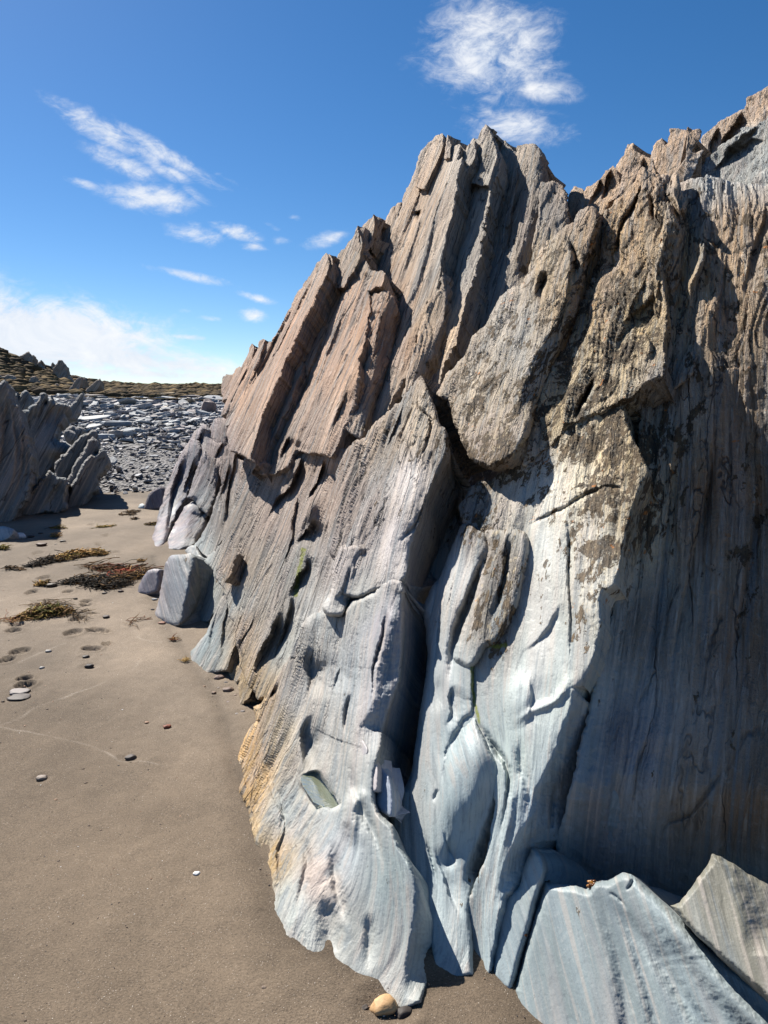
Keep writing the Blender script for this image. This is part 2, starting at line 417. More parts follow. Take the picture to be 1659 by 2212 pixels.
def rock_material():
    m, nt, b = mat_new('schist_rock'); t = NT(nt); L = t.L
    at = nd('ShaderNodeAttribute', nt, attribute_name='tint')
    gc = nd('ShaderNodeAttribute', nt, attribute_name='gc')
    fl = nd('ShaderNodeAttribute', nt, attribute_name='cover')      # x: lichen, y: rough, z: algae
    sp = nd('ShaderNodeSeparateXYZ', nt); L(fl.outputs['Vector'], sp.inputs[0])
    lich, rough, alg = sp.outputs[0], sp.outputs[1], sp.outputs[2]
    v = gc.outputs['Vector']
    geo = nd('ShaderNodeNewGeometry', nt); pos = geo.outputs['Position']
    s1 = t.noise(v, 1, 5, .6, .6, (21, 3.0, 21))
    s2 = t.noise(v, 1, 4, .6, .8, (90, 7, 90))
    s3 = t.noise(v, 1, 3, .55, .3, (9, .9, 9))
    iso = t.noise(pos, 38, 5, .65)
    # lamination: paler and darker, warmer and cooler bands
    k = t.math('ADD', t.math('MULTIPLY', t.math('SUBTRACT', s1, .5), 1.1), t.math('MULTIPLY', t.math('SUBTRACT', s2, .5), .8))
    k = t.math('ADD', k, t.math('MULTIPLY', t.math('SUBTRACT', iso, .5), .35))
    val = t.math('ADD', 1.0, t.math('MULTIPLY', k, t.rng(rough, .08, .9, .20, .85)))
    vc = nd('ShaderNodeCombineXYZ', nt)
    for i in range(3): L(val, vc.inputs[i])
    c = t.mix(1.0, at.outputs['Color'], vc.outputs[0], 'MULTIPLY')
    c = t.mix(t.rng(s3, .50, .68, 0, .30), c, (.44, .36, .33), 'MIX')
    c = t.mix(t.rng(s3, .48, .32, 0, .28), c, (.24, .29, .32), 'MIX')
    c = t.mix(t.math('MULTIPLY', t.rng(s2, .57, .70), t.rng(rough, .15, .95, .10, .55)), c, (.55, .52, .46))
    s5 = t.noise(v, 1, 3, .5, .25, (46, 1.1, 46))
    c = t.mix(t.rng(s5, .53, .66, 0, .42), c, (.44, .38, .33)); c = t.mix(t.rng(s5, .47, .34, 0, .50), c, (.17, .205, .225))
    s4 = t.noise(v, 1, 4, .62, .5, (52, 3.6, 52))
    c = t.mix(t.math('MULTIPLY', t.rng(s4, .43, .34), t.rng(rough, .15, .95, .14, .72)), c, (.075, .062, .052))  # thin dark lines painted in as shade between the laminae
    fin = t.noise(pos, 130, 4, .65)
    c = t.mix(t.rng(fin, .60, .78, 0, .30), c, (.55, .55, .53)); c = t.mix(t.rng(fin, .42, .26, 0, .35), c, (.10, .10, .10))
    c = t.mix(t.rng(iso, .56, .74, 0, .22), c, (.50, .49, .46)); c = t.mix(t.rng(iso, .44, .28, 0, .30), c, (.13, .14, .15))
    # lichen crust: dark blotches, ochre and cream flecks
    n1 = t.noise(v, 1, 6, .66, .5, (15, 7.5, 15))
    n2 = t.noise(v, 1, 5, .66, .4, (46, 20, 46))
    big = t.noise(pos, 5.5, 3, .55)
    mk = t.math('ADD', t.math('ADD', t.math('MULTIPLY', n1, .62), t.math('MULTIPLY', n2, .30)), t.math('MULTIPLY', big, .25))
    thr = t.math('SUBTRACT', .725, t.math('MULTIPLY', lich, .215))
    dark = t.rng(t.math('SUBTRACT', mk, thr), -.006, .022)
    dcol = t.mix(t.rng(n2, .38, .66), (.040, .030, .021), (.125, .083, .042))
    c = t.mix(t.math('MULTIPLY', dark, .95), c, dcol)
    n3 = t.noise(v, 1, 4, .6, .4, (70, 26, 70))
    cr = t.math('MULTIPLY', t.rng(n3, .57, .66), t.rng(lich, .2, .7))
    c = t.mix(t.math('MULTIPLY', cr, .8), c, (.46, .38, .25))
    og = t.noise(pos, 30, 2, .5)
    c = t.mix(t.math('MULTIPLY', t.rng(og, .70, .74), t.rng(lich, .15, .5, 0, .8)), c, (.46, .17, .035))
    # green algae in the damp cracks
    an = t.noise(pos, 45, 5, .72)
    c = t.mix(t.rng(t.math('MULTIPLY', alg, an), .27, .50, 0, .85), c, (.20, .22, .03))
    # fine cracks along the lamination
    vo = nd('ShaderNodeTexVoronoi', nt, feature='DISTANCE_TO_EDGE')
    mp = nd('ShaderNodeMapping', nt); mp.inputs['Scale'].default_value = (11, 1.5, 11)
    wob = t.noise(v, 1, 3, .6, 0, (14, 5, 14))
    va = nd('ShaderNodeVectorMath', nt, operation='MULTIPLY_ADD')
    cw = nd('ShaderNodeCombineXYZ', nt)
    for i in range(3): L(wob, cw.inputs[i])
    L(cw.outputs[0], va.inputs[0]); va.inputs[1].default_value = (.09, .3, .09); L(v, va.inputs[2])
    L(va.outputs[0], mp.inputs[0]); L(mp.outputs[0], vo.inputs['Vector'])
    vo.inputs['Scale'].default_value = 1
    ck = t.math('MULTIPLY', t.rng(vo.outputs['Distance'], .035, .0), t.rng(rough, .15, .7, .0, .75))
    ck = t.math('MULTIPLY', ck, t.rng(s1, .42, .58))
    c = t.mix(ck, c, (.035, .03, .028))
    L(c, b.inputs['Base Color'])
    b.inputs['Roughness'].default_value = .72
    L(t.rng(rough, .05, .6, .5, .85), b.inputs['Roughness'])
    b.inputs['Specular IOR Level'].default_value = .32
    # relief
    h = t.math('ADD', t.math('MULTIPLY', s2, t.rng(rough, 0, 1, .35, 1.0)), t.math('MULTIPLY', iso, t.rng(rough, 0, 1, .2, .6)))
    h = t.math('ADD', h, t.math('MULTIPLY', s1, t.rng(rough, 0, 1, .3, .8)))
    h = t.math('SUBTRACT', h, t.math('MULTIPLY', ck, .8)); h = t.math('ADD', h, t.math('MULTIPLY', fin, t.rng(rough, 0, .8, .12, .35))); h = t.math('ADD', h, t.math('MULTIPLY', s5, .45)); h = t.math('ADD', h, t.math('MULTIPLY', s4, t.rng(rough, .1, .9, .1, .9)))
    h = t.math('ADD', h, t.math('MULTIPLY', dark, .22))
    L(t.bump(h, 1., t.rng(rough, .05, .9, .005, .03)), b.inputs['Normal'])
    return m
ROCK = rock_material()

# ------------------------------------------------------------------ object helpers
def meta(o, label=None, cat=None, group=None, kind=None):
    for k, v in (('label', label), ('category', cat), ('group', group), ('kind', kind)):
        if v: o[k] = v
    return o

def empty(name, loc):
    e = bpy.data.objects.new(name, None); COL.objects.link(e)
    e.location = loc; e.empty_display_size = .1
    return e

def mesh_obj(name, V, F, mat=None, parent=None, origin=None, smooth=True, attrs=None):
    V = np.asarray(V, float)
    if origin is None: origin = np.zeros(3) if parent is None else np.array(parent.location)
    me = bpy.data.meshes.new(name)
    V = V - np.asarray(origin)
    if isinstance(F, np.ndarray):
        nv, nf, k = len(V), len(F), F.shape[1]
        me.vertices.add(nv); me.vertices.foreach_set('co', V.astype(np.float32).ravel())
        me.loops.add(nf * k); me.loops.foreach_set('vertex_index', F.astype(np.int32).ravel())
        me.polygons.add(nf); me.polygons.foreach_set('loop_start', np.arange(0, nf * k, k, dtype=np.int32))
        me.update(calc_edges=True)
    else:
        me.from_pydata([tuple(v) for v in V], [], F); me.update()
    me.validate()
    if smooth and len(me.polygons): me.polygons.foreach_set('use_smooth', np.ones(len(me.polygons), bool))
    for nme, (typ, data) in (attrs or {}).items():
        a = me.attributes.new(nme, typ, 'POINT')
        a.data.foreach_set('color' if typ == 'FLOAT_COLOR' else ('vector' if typ == 'FLOAT_VECTOR' else 'value'), np.ascontiguousarray(data, np.float32).ravel())
    if mat: me.materials.append(mat)
    o = bpy.data.objects.new(name, me); COL.objects.link(o)
    if parent is not None: o.parent = parent
    else: o.location = tuple(origin)
    return o

STATS = [0]; POOLS = []
def slab(pts, off=0., tw=0., tg=0., bev=5., bh=None, jag=2.5, thick=.45, rough=1., feats=(), smooth=False, step=2.05,
         plane=None, name='rock_slab', parent=None, tint=None, lich=1., rel=1., label=None, amp=None, curl=.4, anis=1., gdir=None, algae=(), white=(), contact=()):
    """one slab of bedrock: an outline on its own bedding plane, given relief, rounded or broken edges and a thickness"""
    P = np.array(pts, float)
    if smooth: P = smooth_poly(P)
    cx, cy = P.mean(0)
    if plane is None:
        c = CAM + ray(cx, cy) * wall_T(cx, cy) + NV * off
        n = NV - tw * WV - tg * GV
    else:
        c, n = plane
        c = np.array(c, float); n = np.array(n, float)
    n = n / np.linalg.norm(n)
    mg = 6
    xs = np.arange(P[:, 0].min() - mg, P[:, 0].max() + mg, step); ys = np.arange(P[:, 1].min() - mg, P[:, 1].max() + mg, step)
    X, Y = np.meshgrid(xs, ys)
    S = poly_sdf(P, X, Y)
    gyx, gxx = np.gradient(S, step)
    S = S + jag * (pn(X * .035, Y * .035, seed=3) * 1.5 + pn(X * .11, Y * .11, seed=5) * .9 + pn(X * .3, Y * .3, seed=9) * .5)
    gl = np.hypot(gxx, gyx) + 1e-6; gxx /= gl; gyx /= gl
    keep = S > -step * .75
    idx = -np.ones(X.shape, int); nk = int(keep.sum()); idx[keep] = np.arange(nk)
    a = idx[:-1, :-1]; b = idx[:-1, 1:]; c2 = idx[1:, 1:]; d2 = idx[1:, :-1]
    ok = (a >= 0) & (b >= 0) & (c2 >= 0) & (d2 >= 0)
    F = np.stack([a[ok], d2[ok], c2[ok], b[ok]], -1)
    used = np.zeros(nk, bool); used[F.ravel()] = True
    rem = -np.ones(nk, int); rem[used] = np.arange(used.sum()); F = rem[F]
    X = X[keep][used]; Y = Y[keep][used]; S = S[keep][used]; gxx = gxx[keep][used]; gyx = gyx[keep][used]; nk = len(X)
    E = np.concatenate([F[:, [0, 1]], F[:, [1, 2]], F[:, [2, 3]], F[:, [3, 0]]])
    key = np.minimum(E[:, 0], E[:, 1]) * (nk + 1) + np.maximum(E[:, 0], E[:, 1])
    _, inv, cnt = np.unique(key, return_inverse=True, return_counts=True)
    BE = E[cnt[inv] == 1]; bv = np.unique(BE)
    inn = np.ones(nk, bool); inn[bv] = False
    jr = np.random.default_rng(nk)
    X = X + np.where(inn & (S > step), jr.uniform(-.25, .25, nk) * step, 0); Y = Y + np.where(inn & (S > step), jr.uniform(-.25, .25, nk) * step, 0)
    # bring the rim onto the outline and relax it
    X[bv] -= gxx[bv] * S[bv]; Y[bv] -= gyx[bv] * S[bv]
    for _ in range(2):
        sx_ = np.zeros(nk); sy_ = np.zeros(nk); sn_ = np.zeros(nk)
        for p_, q_ in ((0, 1), (1, 0)):
            np.add.at(sx_, BE[:, p_], X[BE[:, q_]]); np.add.at(sy_, BE[:, p_], Y[BE[:, q_]]); np.add.at(sn_, BE[:, p_], 1)
        X[bv] = .5 * X[bv] + .5 * sx_[bv] / sn_[bv]; Y[bv] = .5 * Y[bv] + .5 * sy_[bv] / sn_[bv]
    S = np.maximum(S, 0); S[bv] = 0
    den = ray(X, Y) @ n
    T = ((c - CAM) @ n) / np.minimum(den, -.03)
    if len(contact):     # the foot of the slab meets the sand along these points
        Cp = np.array(contact, float)
        tg_ = (-CAMZ) / ray(Cp[:, 0], Cp[:, 1])[:, 2]
        tp_ = ((c - CAM) @ n) / np.minimum(ray(Cp[:, 0], Cp[:, 1]) @ n, -.03)
        lr = np.log(tg_ / tp_); sg = 260.
        KK_ = np.exp(-((Cp[:, None] - Cp[None]) ** 2).sum(-1) / (2 * sg * sg))
        al_ = np.linalg.solve(KK_ + np.eye(len(Cp)) * .02, lr)
        cor = 0
        for i in range(len(Cp)): cor = cor + al_[i] * np.exp(-((X - Cp[i, 0]) ** 2 + (Y - Cp[i, 1]) ** 2) / (2 * sg * sg))
        T = T * np.exp(cor)
    Pt = CAM + ray(X, Y) * T[..., None]
    mpp = np.abs(T) / FOC
    # lamination coordinates in metres
    Aw = (Pt - P0) @ WV + bend(X, Y) * np.minimum(mpp, .004) * .62
    Bw = (Pt - P0) @ GV
    Cw = (Pt - P0) @ NV
    if plane is not None:
        e1 = np.cross([0.45, .1, .9], n); e1 /= np.linalg.norm(e1); e2 = np.cross(n, e1)
        if gdir is not None:
            ra, rb = ray(cx, cy), ray(cx + gdir[0], cy + gdir[1]); dn = (c - CAM) @ n
            e2 = rb * (dn / (rb @ n)) - ra * (dn / (ra @ n)); e2 /= np.linalg.norm(e2); e1 = np.cross(e2, n)
        Aw = (Pt - c) @ e1; Bw = (Pt - c) @ e2; Cw = (Pt - c) @ n
    Bw = Bw * anis
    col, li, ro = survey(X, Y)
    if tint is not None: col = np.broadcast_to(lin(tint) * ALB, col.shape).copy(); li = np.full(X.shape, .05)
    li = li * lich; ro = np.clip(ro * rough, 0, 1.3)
    sc = amp if amp is not None else 1.0
    in_ = S > 0
    if plane is None:
        r_ = ray(X + step, Y); P2 = CAM + r_ * (((c - CAM) @ n) / np.minimum(r_ @ n, -.03))[:, None]
        r_ = ray(X, Y); P1 = CAM + r_ * (((c - CAM) @ n) / np.minimum(r_ @ n, -.03))[:, None]
        spa = float(np.median(np.abs((P2 - P1) @ WV)[in_]))
    else: spa = float(np.median(mpp[in_])) * step * 1.2
    f = float(np.clip(spa * 210., .8, 7.))       # fabric no finer than the mesh can carry       # coarser fabric on the far part of the face
    wA = Aw + .05 * f ** .6 * fbm(Aw * 2.2 / f, Bw * 1.1 / f ** .5, Cw, 3, 11) + .012 * f ** .8 * fbm(Aw * 9 / f, Bw * 4 / f, Cw, 2, 12)
    rr = np.clip(ro, 0, 1.3)
    f2 = min(f, 1.5) ** .5 if f < 2 else .85; f3 = f2 if f < 2 else 2.1
    hn = .014 * fbm(Aw * 1.3, Bw * .55, Cw, 3, 21) * (0.4 + .6 * np.clip(ro, 0, 1))
    r1 = 1 - 2 * np.abs(pn(wA * 14 / f, Bw * .7 / f ** .5, Cw * 4, 31))
    r2 = 1 - 2 * np.abs(pn(wA * 34 / f, Bw * 1.9 / f ** .6, Cw * 8, 32))
    r3 = fbm(wA * 75 / f, Bw * 6 / f ** .8, Cw * 10, 2, 33)
    q = (fbm(wA * 4.2 / f, Bw * .6 / f ** .5, Cw, 3, 41) + .45 * fbm(wA * 13 / f, Bw * 2.2 / f ** .7, Cw, 2, 42)) * 5.5
    kq = np.floor(q); fr = q - kq
    ter = kq + sst(0, .16, fr) + .35 * fr
    hn = hn + rr * (f2 * (.0040 * r1 + .0095 * ter) + f3 * (.0035 * r2 + .0028 * r3))
    q2 = fbm(wA * 3., Bw * 1.1, Cw, 3, 51)
    hn = hn + (1 - np.clip(rr, 0, 1)) * (.011 * q2 + .0022 * fbm(wA * 16, Bw * 2.4, Cw, 3, 52))
    ca = np.abs(pn(wA * 5.5 / f, Bw * .45, Cw, 61)); cb = sst(-.05, .25, pn(wA * 3, Bw * 1.4, Cw, 62))
    hn = hn - f2 * .012 * np.clip(rr + .1, 0, 1) * np.exp(-(ca / .05) ** 2) * cb
    hn = hn * sc
    h = np.zeros(X.shape)
    # edge profile
    bm = bev * mpp
    hb = bm * .8 if bh is None else bh
    e = np.clip(S / max(bev, .1), 0, 1)
    h = h - hb * (1 - np.sqrt(np.clip(1 - (1 - e) ** 2, 0, 1)))
    al = np.zeros(X.shape); wh = np.zeros(X.shape)
    for ft in feats:
        k = ft[0]; k, cc = (k.split(':') + ['U'])[:2]
        if k == 'pool': continue
        if k == 'blob':
            x0, y0, rx, ry, ang, hh = ft[1:]
            (x0, y0), = cv(cc, [(x0, y0)]); s_ = _CR[cc][2]; rx *= s_; ry *= s_
            ca_, sa_ = math.cos(math.radians(ang)), math.sin(math.radians(ang))
            u = ((X - x0) * ca_ + (Y - y0) * sa_) / rx; v = (-(X - x0) * sa_ + (Y - y0) * ca_) / ry
            h = h + hh * np.exp(-(u * u + v * v) ** 1.5)
            continue
        L_ = smooth_line(cv(cc, ft[1])); wob = 2.2 * pn(X * .05, Y * .05, seed=77) + 1.2 * pn(X * .16, Y * .16, seed=78)
        d, p = line_sd(L_, X, Y); d = d + wob
        tap = sst(0, .3, p) * sst(0, .5, 1 - p)
        wd = ft[2] if len(ft) > 2 and isinstance(ft[2], (int, float)) else 5
        if k == 'groove': h = h - tap * ft[3] * np.exp(-(d / ft[2]) ** 2)
        elif k == 'ridge': h = h + tap * ft[3] * np.exp(-(d / ft[2]) ** 2)
        elif k == 'crack':
            h = h - tap * ft[3] * np.exp(-np.abs(d / ft[2]) ** 1.5)
        elif k == 'step':      # ground drops on the right of the line, recovers over ft[4]
            h = h - .62 * tap * ft[3] * sst(-max(ft[2], 6.5) * .5, max(ft[2], 6.5) * .5, d) * np.exp(-np.clip(d, 0, None) / ft[4]) 
        elif k == 'stepl':
            h = h - .62 * tap * ft[3] * sst(-max(ft[2], 6.5) * .5, max(ft[2], 6.5) * .5, -d) * np.exp(-np.clip(-d, 0, None) / ft[4])
        elif k in ('crease', 'creasel'):    # surface turns away on the right: slope (metres per frame unit), radius, reach
            dd = np.clip(d if k == 'crease' else -d, 0, None); R_ = ft[3]; mx = ft[4] if len(ft) > 4 else 60.
            tp2 = np.clip(np.minimum(p, 1 - p) * 4, 0, 1)
            h = h - tp2 * ft[2] * mx * (1 - np.exp(-(np.sqrt(dd * dd + R_ * R_) - R_) / mx))
    for a_ in algae:
        d, p = line_sd(smooth_line(cv(a_[0], a_[1])), X, Y); al = np.maximum(al, np.exp(-(d / a_[2]) ** 2))
    for a_ in white:
        d, p = line_sd(smooth_line(cv(a_[0], a_[1])), X, Y)
        wv = np.exp(-(d / a_[2]) ** 2) * sst(-.25, .35, fbm(X * .07, Y * .045, seed=91))
        col = col + (np.array([.62, .62, .60]) - col) * (wv * .85)[..., None]
    # broad mottling of the stone itself
    mt = fbm(wA * 5, Bw * 1.2, Cw * 2, 3, 71)
    col = col * np.clip(1 + .35 * mt, .6, 1.5)[..., None]
    for ft in feats:
        if ft[0].startswith('pool'):
            cc = ft[0].split(':')[1]; pq = smooth_poly(cv(cc, ft[1]), 5); pq = pq + np.stack([3.2 * pn(pq[:, 0] * .09, pq[:, 1] * .09, seed=93), 3.2 * pn(pq[:, 0] * .09, pq[:, 1] * .09, seed=94)], -1); (u0, v0), = cv(cc, [ft[2]])
            k0 = int(np.argmin((X - u0) ** 2 + (Y - v0) ** 2)); T0 = (T + h / np.minimum(den, -.3))[k0]
            z0 = CAMZ + T0 * ray(u0, v0)[2]; sp_ = poly_sdf(pq, X, Y); wq = sst(-7, 2, sp_)
            Tp = (z0 - .006 - .03 * sst(0, 16, sp_) - CAMZ) / np.minimum(ray(X, Y)[..., 2], -.05)
            T = T * (1 - wq) + (Tp - h / np.minimum(den, -.3)) * wq; hn = hn * (1 - sst(-14, 0, sp_)); POOLS.append((pq, z0))
            al = np.maximum(al, .5 * wq)
    # broad form along the line of the outline, fabric along the normal
    T = T + h / np.minimum(den, -.3)
    VK = CAM + ray(X, Y) * T[..., None] + n * hn[..., None]
    colk = col; gk = np.stack([Aw, Bw, Cw], -1) / max(1., f * .8) ** .8; ck = np.stack([li, rr, al], -1); nk_in = np.stack([gxx, gyx], -1)
    mp_ = -np.ones(nk, int); mp_[bv] = np.arange(len(bv))
    px = np.array([VK[bv, 0], VK[bv, 1], VK[bv, 2]]).T
    # outward direction in the plane
    ex = np.array([1., 0, 0]) - n * n[0]; right = ex / np.linalg.norm(ex); upv = np.cross(n, right)
    if upv[2] < 0: upv = -upv
    outw = -(nk_in[bv, 0:1] * right - nk_in[bv, 1:2] * upv)
    R = 7
    VV = [VK]; CC = [colk]; GG = [gk]; KK = [ck]; FF = [F]; base = nk
    prev = None
    for r in range(R + 1):
        fr_ = (r / R) ** 1.3
        dep = thick * fr_
        pp = px - n * dep
        if r > 0:
            lay = (pn(np.full(len(bv), dep * 26.), gk[bv, 1] * 1.4, gk[bv, 0] * 1.4, 81) * .022 + pn(px[:, 0] * 5, px[:, 1] * 5 + px[:, 2] * 5, np.full(len(bv), dep * 6), 82) * .022) * min(1, 3 * fr_ + .25) * (sc if sc > .3 else .3)
            pp = pp + outw * (lay - curl * dep)[:, None]
        VV.append(pp); CC.append(colk[bv] * (.96 if r else 1)); g2 = gk[bv].copy(); g2[:, 0] += dep; g2[:, 2] -= dep; GG.append(g2)
        KK.append(ck[bv] * np.array([.8, 1, 1]))
        if r > 0:
            A_ = prev + mp_[BE[:, 0]]; B_ = prev + mp_[BE[:, 1]]; C_ = base + mp_[BE[:, 1]]; D_ = base + mp_[BE[:, 0]]
            FF.append(np.stack([B_, A_, D_, C_], -1))
        prev = base; base += len(bv)
    V_ = np.concatenate(VV); F_ = np.concatenate(FF)
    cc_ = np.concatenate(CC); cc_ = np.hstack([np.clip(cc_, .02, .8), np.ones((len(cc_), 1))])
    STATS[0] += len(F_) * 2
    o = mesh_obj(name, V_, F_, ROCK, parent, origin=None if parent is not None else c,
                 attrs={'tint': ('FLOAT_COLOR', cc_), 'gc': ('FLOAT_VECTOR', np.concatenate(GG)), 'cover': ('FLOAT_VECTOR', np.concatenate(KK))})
    fm = np.concatenate(KK)[F_[:, 0], 1]
    o.data.polygons.foreach_set('use_smooth', fm < .55)
    if label: o['label'] = label
    return o

# ------------------------------------------------------------------ sand
def sand_material():
    m, nt, b = mat_new('damp_sand'); t = NT(nt); L = t.L
    geo = nd('ShaderNodeNewGeometry', nt); pos = geo.outputs['Position']
    at = nd('ShaderNodeAttribute', nt, attribute_name='tint')
    g = t.noise(pos, 420, 3, .7); g2 = t.noise(pos, 150, 3, .7); bl = t.noise(pos, 1.6, 4, .6); md = t.noise(pos, 14, 4, .6)
    k = t.math('ADD', t.math('ADD', t.math('MULTIPLY', t.math('SUBTRACT', g, .5), .9), t.math('MULTIPLY', t.math('SUBTRACT', g2, .5), 1.5)),
               t.math('ADD', t.math('MULTIPLY', t.math('SUBTRACT', bl, .5), .8), t.math('MULTIPLY', t.math('SUBTRACT', md, .5), .4)))
    val = t.math('ADD', 1., k)
    vc = nd('ShaderNodeCombineXYZ', nt)
    for i in range(3): L(val, vc.inputs[i])
    c = t.mix(1., at.outputs['Color'], vc.outputs[0], 'MULTIPLY')
    sp = t.noise(pos, 300, 1, .5)
    c = t.mix(t.rng(sp, .72, .78), c, (.55, .50, .44)); c = t.mix(t.rng(sp, .30, .25), c, (.05, .04, .035))
    L(c, b.inputs['Base Color']); b.inputs['Roughness'].default_value = .85; b.inputs['Specular IOR Level'].default_value = .2
    h = t.math('ADD', t.math('MULTIPLY', g, .5), t.math('MULTIPLY', g2, 1.0))
    L(t.bump(h, .8, .005), b.inputs['Normal'])
    return m

FOOT = []      # centre, half length, half width, heading, depth
for (x, y, w, hh) in [(130, 908, 130, 46), (40, 962, 110, 40), (165, 1130, 140, 46), (160, 1085, 112, 36), (475, 785, 120, 50), (622, 768, 140, 30), (592, 890, 140, 32), (690, 858, 70, 22), (560, 584, 82, 22), (556, 606, 86, 22),
                      (505, 692, 92, 44), (598, 662, 54, 20), (440, 520, 72, 24), (205, 520, 80, 34), (88, 772, 112, 28), (112, 735, 112, 26), (285, 425, 82, 28), (245, 265, 72, 18), (762, 262, 62, 13), (650, 210, 62, 13), (640, 198, 56, 12),
                      (590, 80, 52, 11), (604, 106, 44, 10), (690, 150, 52, 12), (420, 195, 62, 11), (640, 322, 60, 9), (622, 405, 52, 11), (590, 345, 50, 18), (700, 60, 44, 8), (690, 780, 60, 18), (600, 110, 50, 9), (560, 640, 50, 12)]:
    (u, v), = cv('H', [(x, y)]); g0 = ground(u, v); g1 = ground(u + w * .3333 / 2, v)
    g2 = ground(u, v - hh * .3333 / 2)
    FOOT.append((g0[0], g0[1], np.hypot(*(g1 - g0)[:2]), max(np.hypot(*(g2 - g0)[:2]), .03), random.uniform(-.3, .3)))
PITS = []      # small hollows scoured beside stones: x, y, radius, depth

def sand_height(x, y, detail=True):
    z = .018 * fbm(x * .7, y * .55, None, 3, 101) + .004 * fbm(x * 4, y * 3, None, 3, 102)
    # the sand is banked a little against the foot of the rocks and dished along them
    if detail:
        z = z + .0012 * fbm(x * 17, y * 17, None, 3, 103)
        for (fx, fy, a, bb, hd) in FOOT:
            m = (np.abs(x - fx) < .5) & (np.abs(y - fy) < .6)
            if not m.any(): continue
            c_, s_ = math.cos(hd), math.sin(hd)
            u = ((x[m] - fx) * c_ + (y[m] - fy) * s_) / a; v = (-(x[m] - fx) * s_ + (y[m] - fy) * c_) / bb
            r = np.sqrt(u * u + v * v) + .12 * pn(x[m] * 22, y[m] * 22, seed=104)
            dz = -.022 * (1 - sst(.72, 1.0, r)) + .009 * np.exp(-((r - 1.12) / .16) ** 2)
            tread = np.sin((v * bb) * 2 * math.pi / .040 + 1.2 * np.sin(u * a * 90)) * np.sin(u * a * 2 * math.pi / .05)
            dz += .010 * tread * (1 - sst(.7, .95, r))
            z[m] = z[m] + dz
        for (fx, fy, rr, dp) in PITS:
            m = (np.abs(x - fx) < rr * 4) & (np.abs(y - fy) < rr * 4)
            if m.any():
                r = np.hypot(x[m] - fx, y[m] - fy) / rr
                z[m] = z[m] - dp * np.exp(-(r / 1.3) ** 2) + dp * .25 * np.exp(-((r - 2.1) / .5) ** 2)
    return z

TIDE = [cv('H', [(-200, 1385), (0, 1402), (200, 1430), (380, 1460), (520, 1500), (640, 1530), (720, 1560), (770, 1597), (830, 1605), (900, 1612), (1010, 1635), (1180, 1660)]),
        cv('H', [(-300, 1440), (0, 1385), (130, 1345), (240, 1275), (400, 1220), (560, 1160), (700, 1100), (860, 1025), (920, 950)]),
        cv('H', [(60, 1010), (160, 965), (260, 920), (420, 850)]), cv('H', [(860, 760), (930, 830), (1060, 850)])]

def build_sand():
    th = np.concatenate([np.linspace(-math.pi, -.62, 40)[:-1], np.linspace(-.62, .34, 430), np.linspace(.34, math.pi, 50)[1:]])
    r = np.concatenate([[.02, .3, .7, 1.0], np.geomspace(1.2, 7.5, 560), np.geomspace(7.55, 14.5, 110), np.geomspace(14.9, 3000, 40)])
    R, TH = np.meshgrid(r, th, indexing='ij')
    x = R * np.sin(TH); y = R * np.cos(TH)
    z = sand_height(x, y) * np.clip(1.3 - R / 60, 0, 1)
    # damp / dry colour
    base = np.array(lin((148, 133, 116))) * .60
    col = np.ones(x.shape + (3,)) * base
    k = fbm(x * .8, y * .8, None, 3, 120); k2 = fbm(x * .35 + 3, y * .35, None, 2, 121)
    col = col * (1 + .22 * k + .30 * k2 + .10 * fbm(x * 3.5, y * 2.2, None, 3, 124))[..., None]
    damp = sst(3.4, 1.9, y + .5 * x + .5 * k2) * (R < 40)
    col = col * (1 - damp[..., None] * np.array([.24, .27, .31]))
    # the sand stays wet and a little scoured along the foot of the rocks
    foot = np.array([ground(*q)[:2] for q in smooth_line([(330, 1200), (335, 1300), (420, 1445), (470, 1510), (512, 1650), (545, 1800), (580, 1935), (640, 2040), (760, 2068), (880, 2152), (950, 2122), (1030, 2094), (1110, 2142), (1180, 2280)], 3)])
    fd, fp = line_sd(foot, x, y); fd = np.abs(fd) + .025 * fbm(x * 5, y * 5, None, 3, 125)
    wet = np.exp(-np.clip(fd, 0, 9) / .07) * (R < 14); col = col * (1 - .34 * wet)[..., None]
    z = z + .010 * np.exp(-(fd / .16) ** 2) * (R < 14) - .012 * np.exp(-(fd / .06) ** 2) * (R < 14)
    # pale strand lines left by the last waves
    px = np.stack([x, y], -1)
    for tl in TIDE:
        g = np.array([ground(*q)[:2] for q in smooth_line(tl, 3)])
        d, p = line_sd(g, x, y)
        d = np.abs(d + .02 * fbm(x * 6, y * 6, None, 2, 122)); wdt = .0014 * np.clip(R, 1, 12)
        e = np.exp(-(d / wdt) ** 2) * np.clip(np.minimum(p, 1 - p) * 20, 0, 1) * np.clip(.55 + fbm(x * 5, y * 5, None, 2, 123), 0, 1)
        col = col + (np.array([.40, .35, .29]) - col) * (.42 * e)[..., None]; z = z + .0025 * e
    V = np.stack([x, y, z], -1).reshape(-1, 3); n0, n1 = R.shape
    I = np.arange(n0 * n1).reshape(n0, n1)
    F = np.stack([I[:-1, :-1], I[:-1, 1:], I[1:, 1:], I[1:, :-1]], -1).reshape(-1, 4)[:, ::-1]
    o = mesh_obj('sand', V, F, sand_material(), attrs={'tint': ('FLOAT_COLOR', np.hstack([np.clip(col.reshape(-1, 3), 0, 1), np.ones((n0 * n1, 1))]))})
    meta(o, 'damp brown beach sand with footprints and thin strand lines', None, None, 'structure')

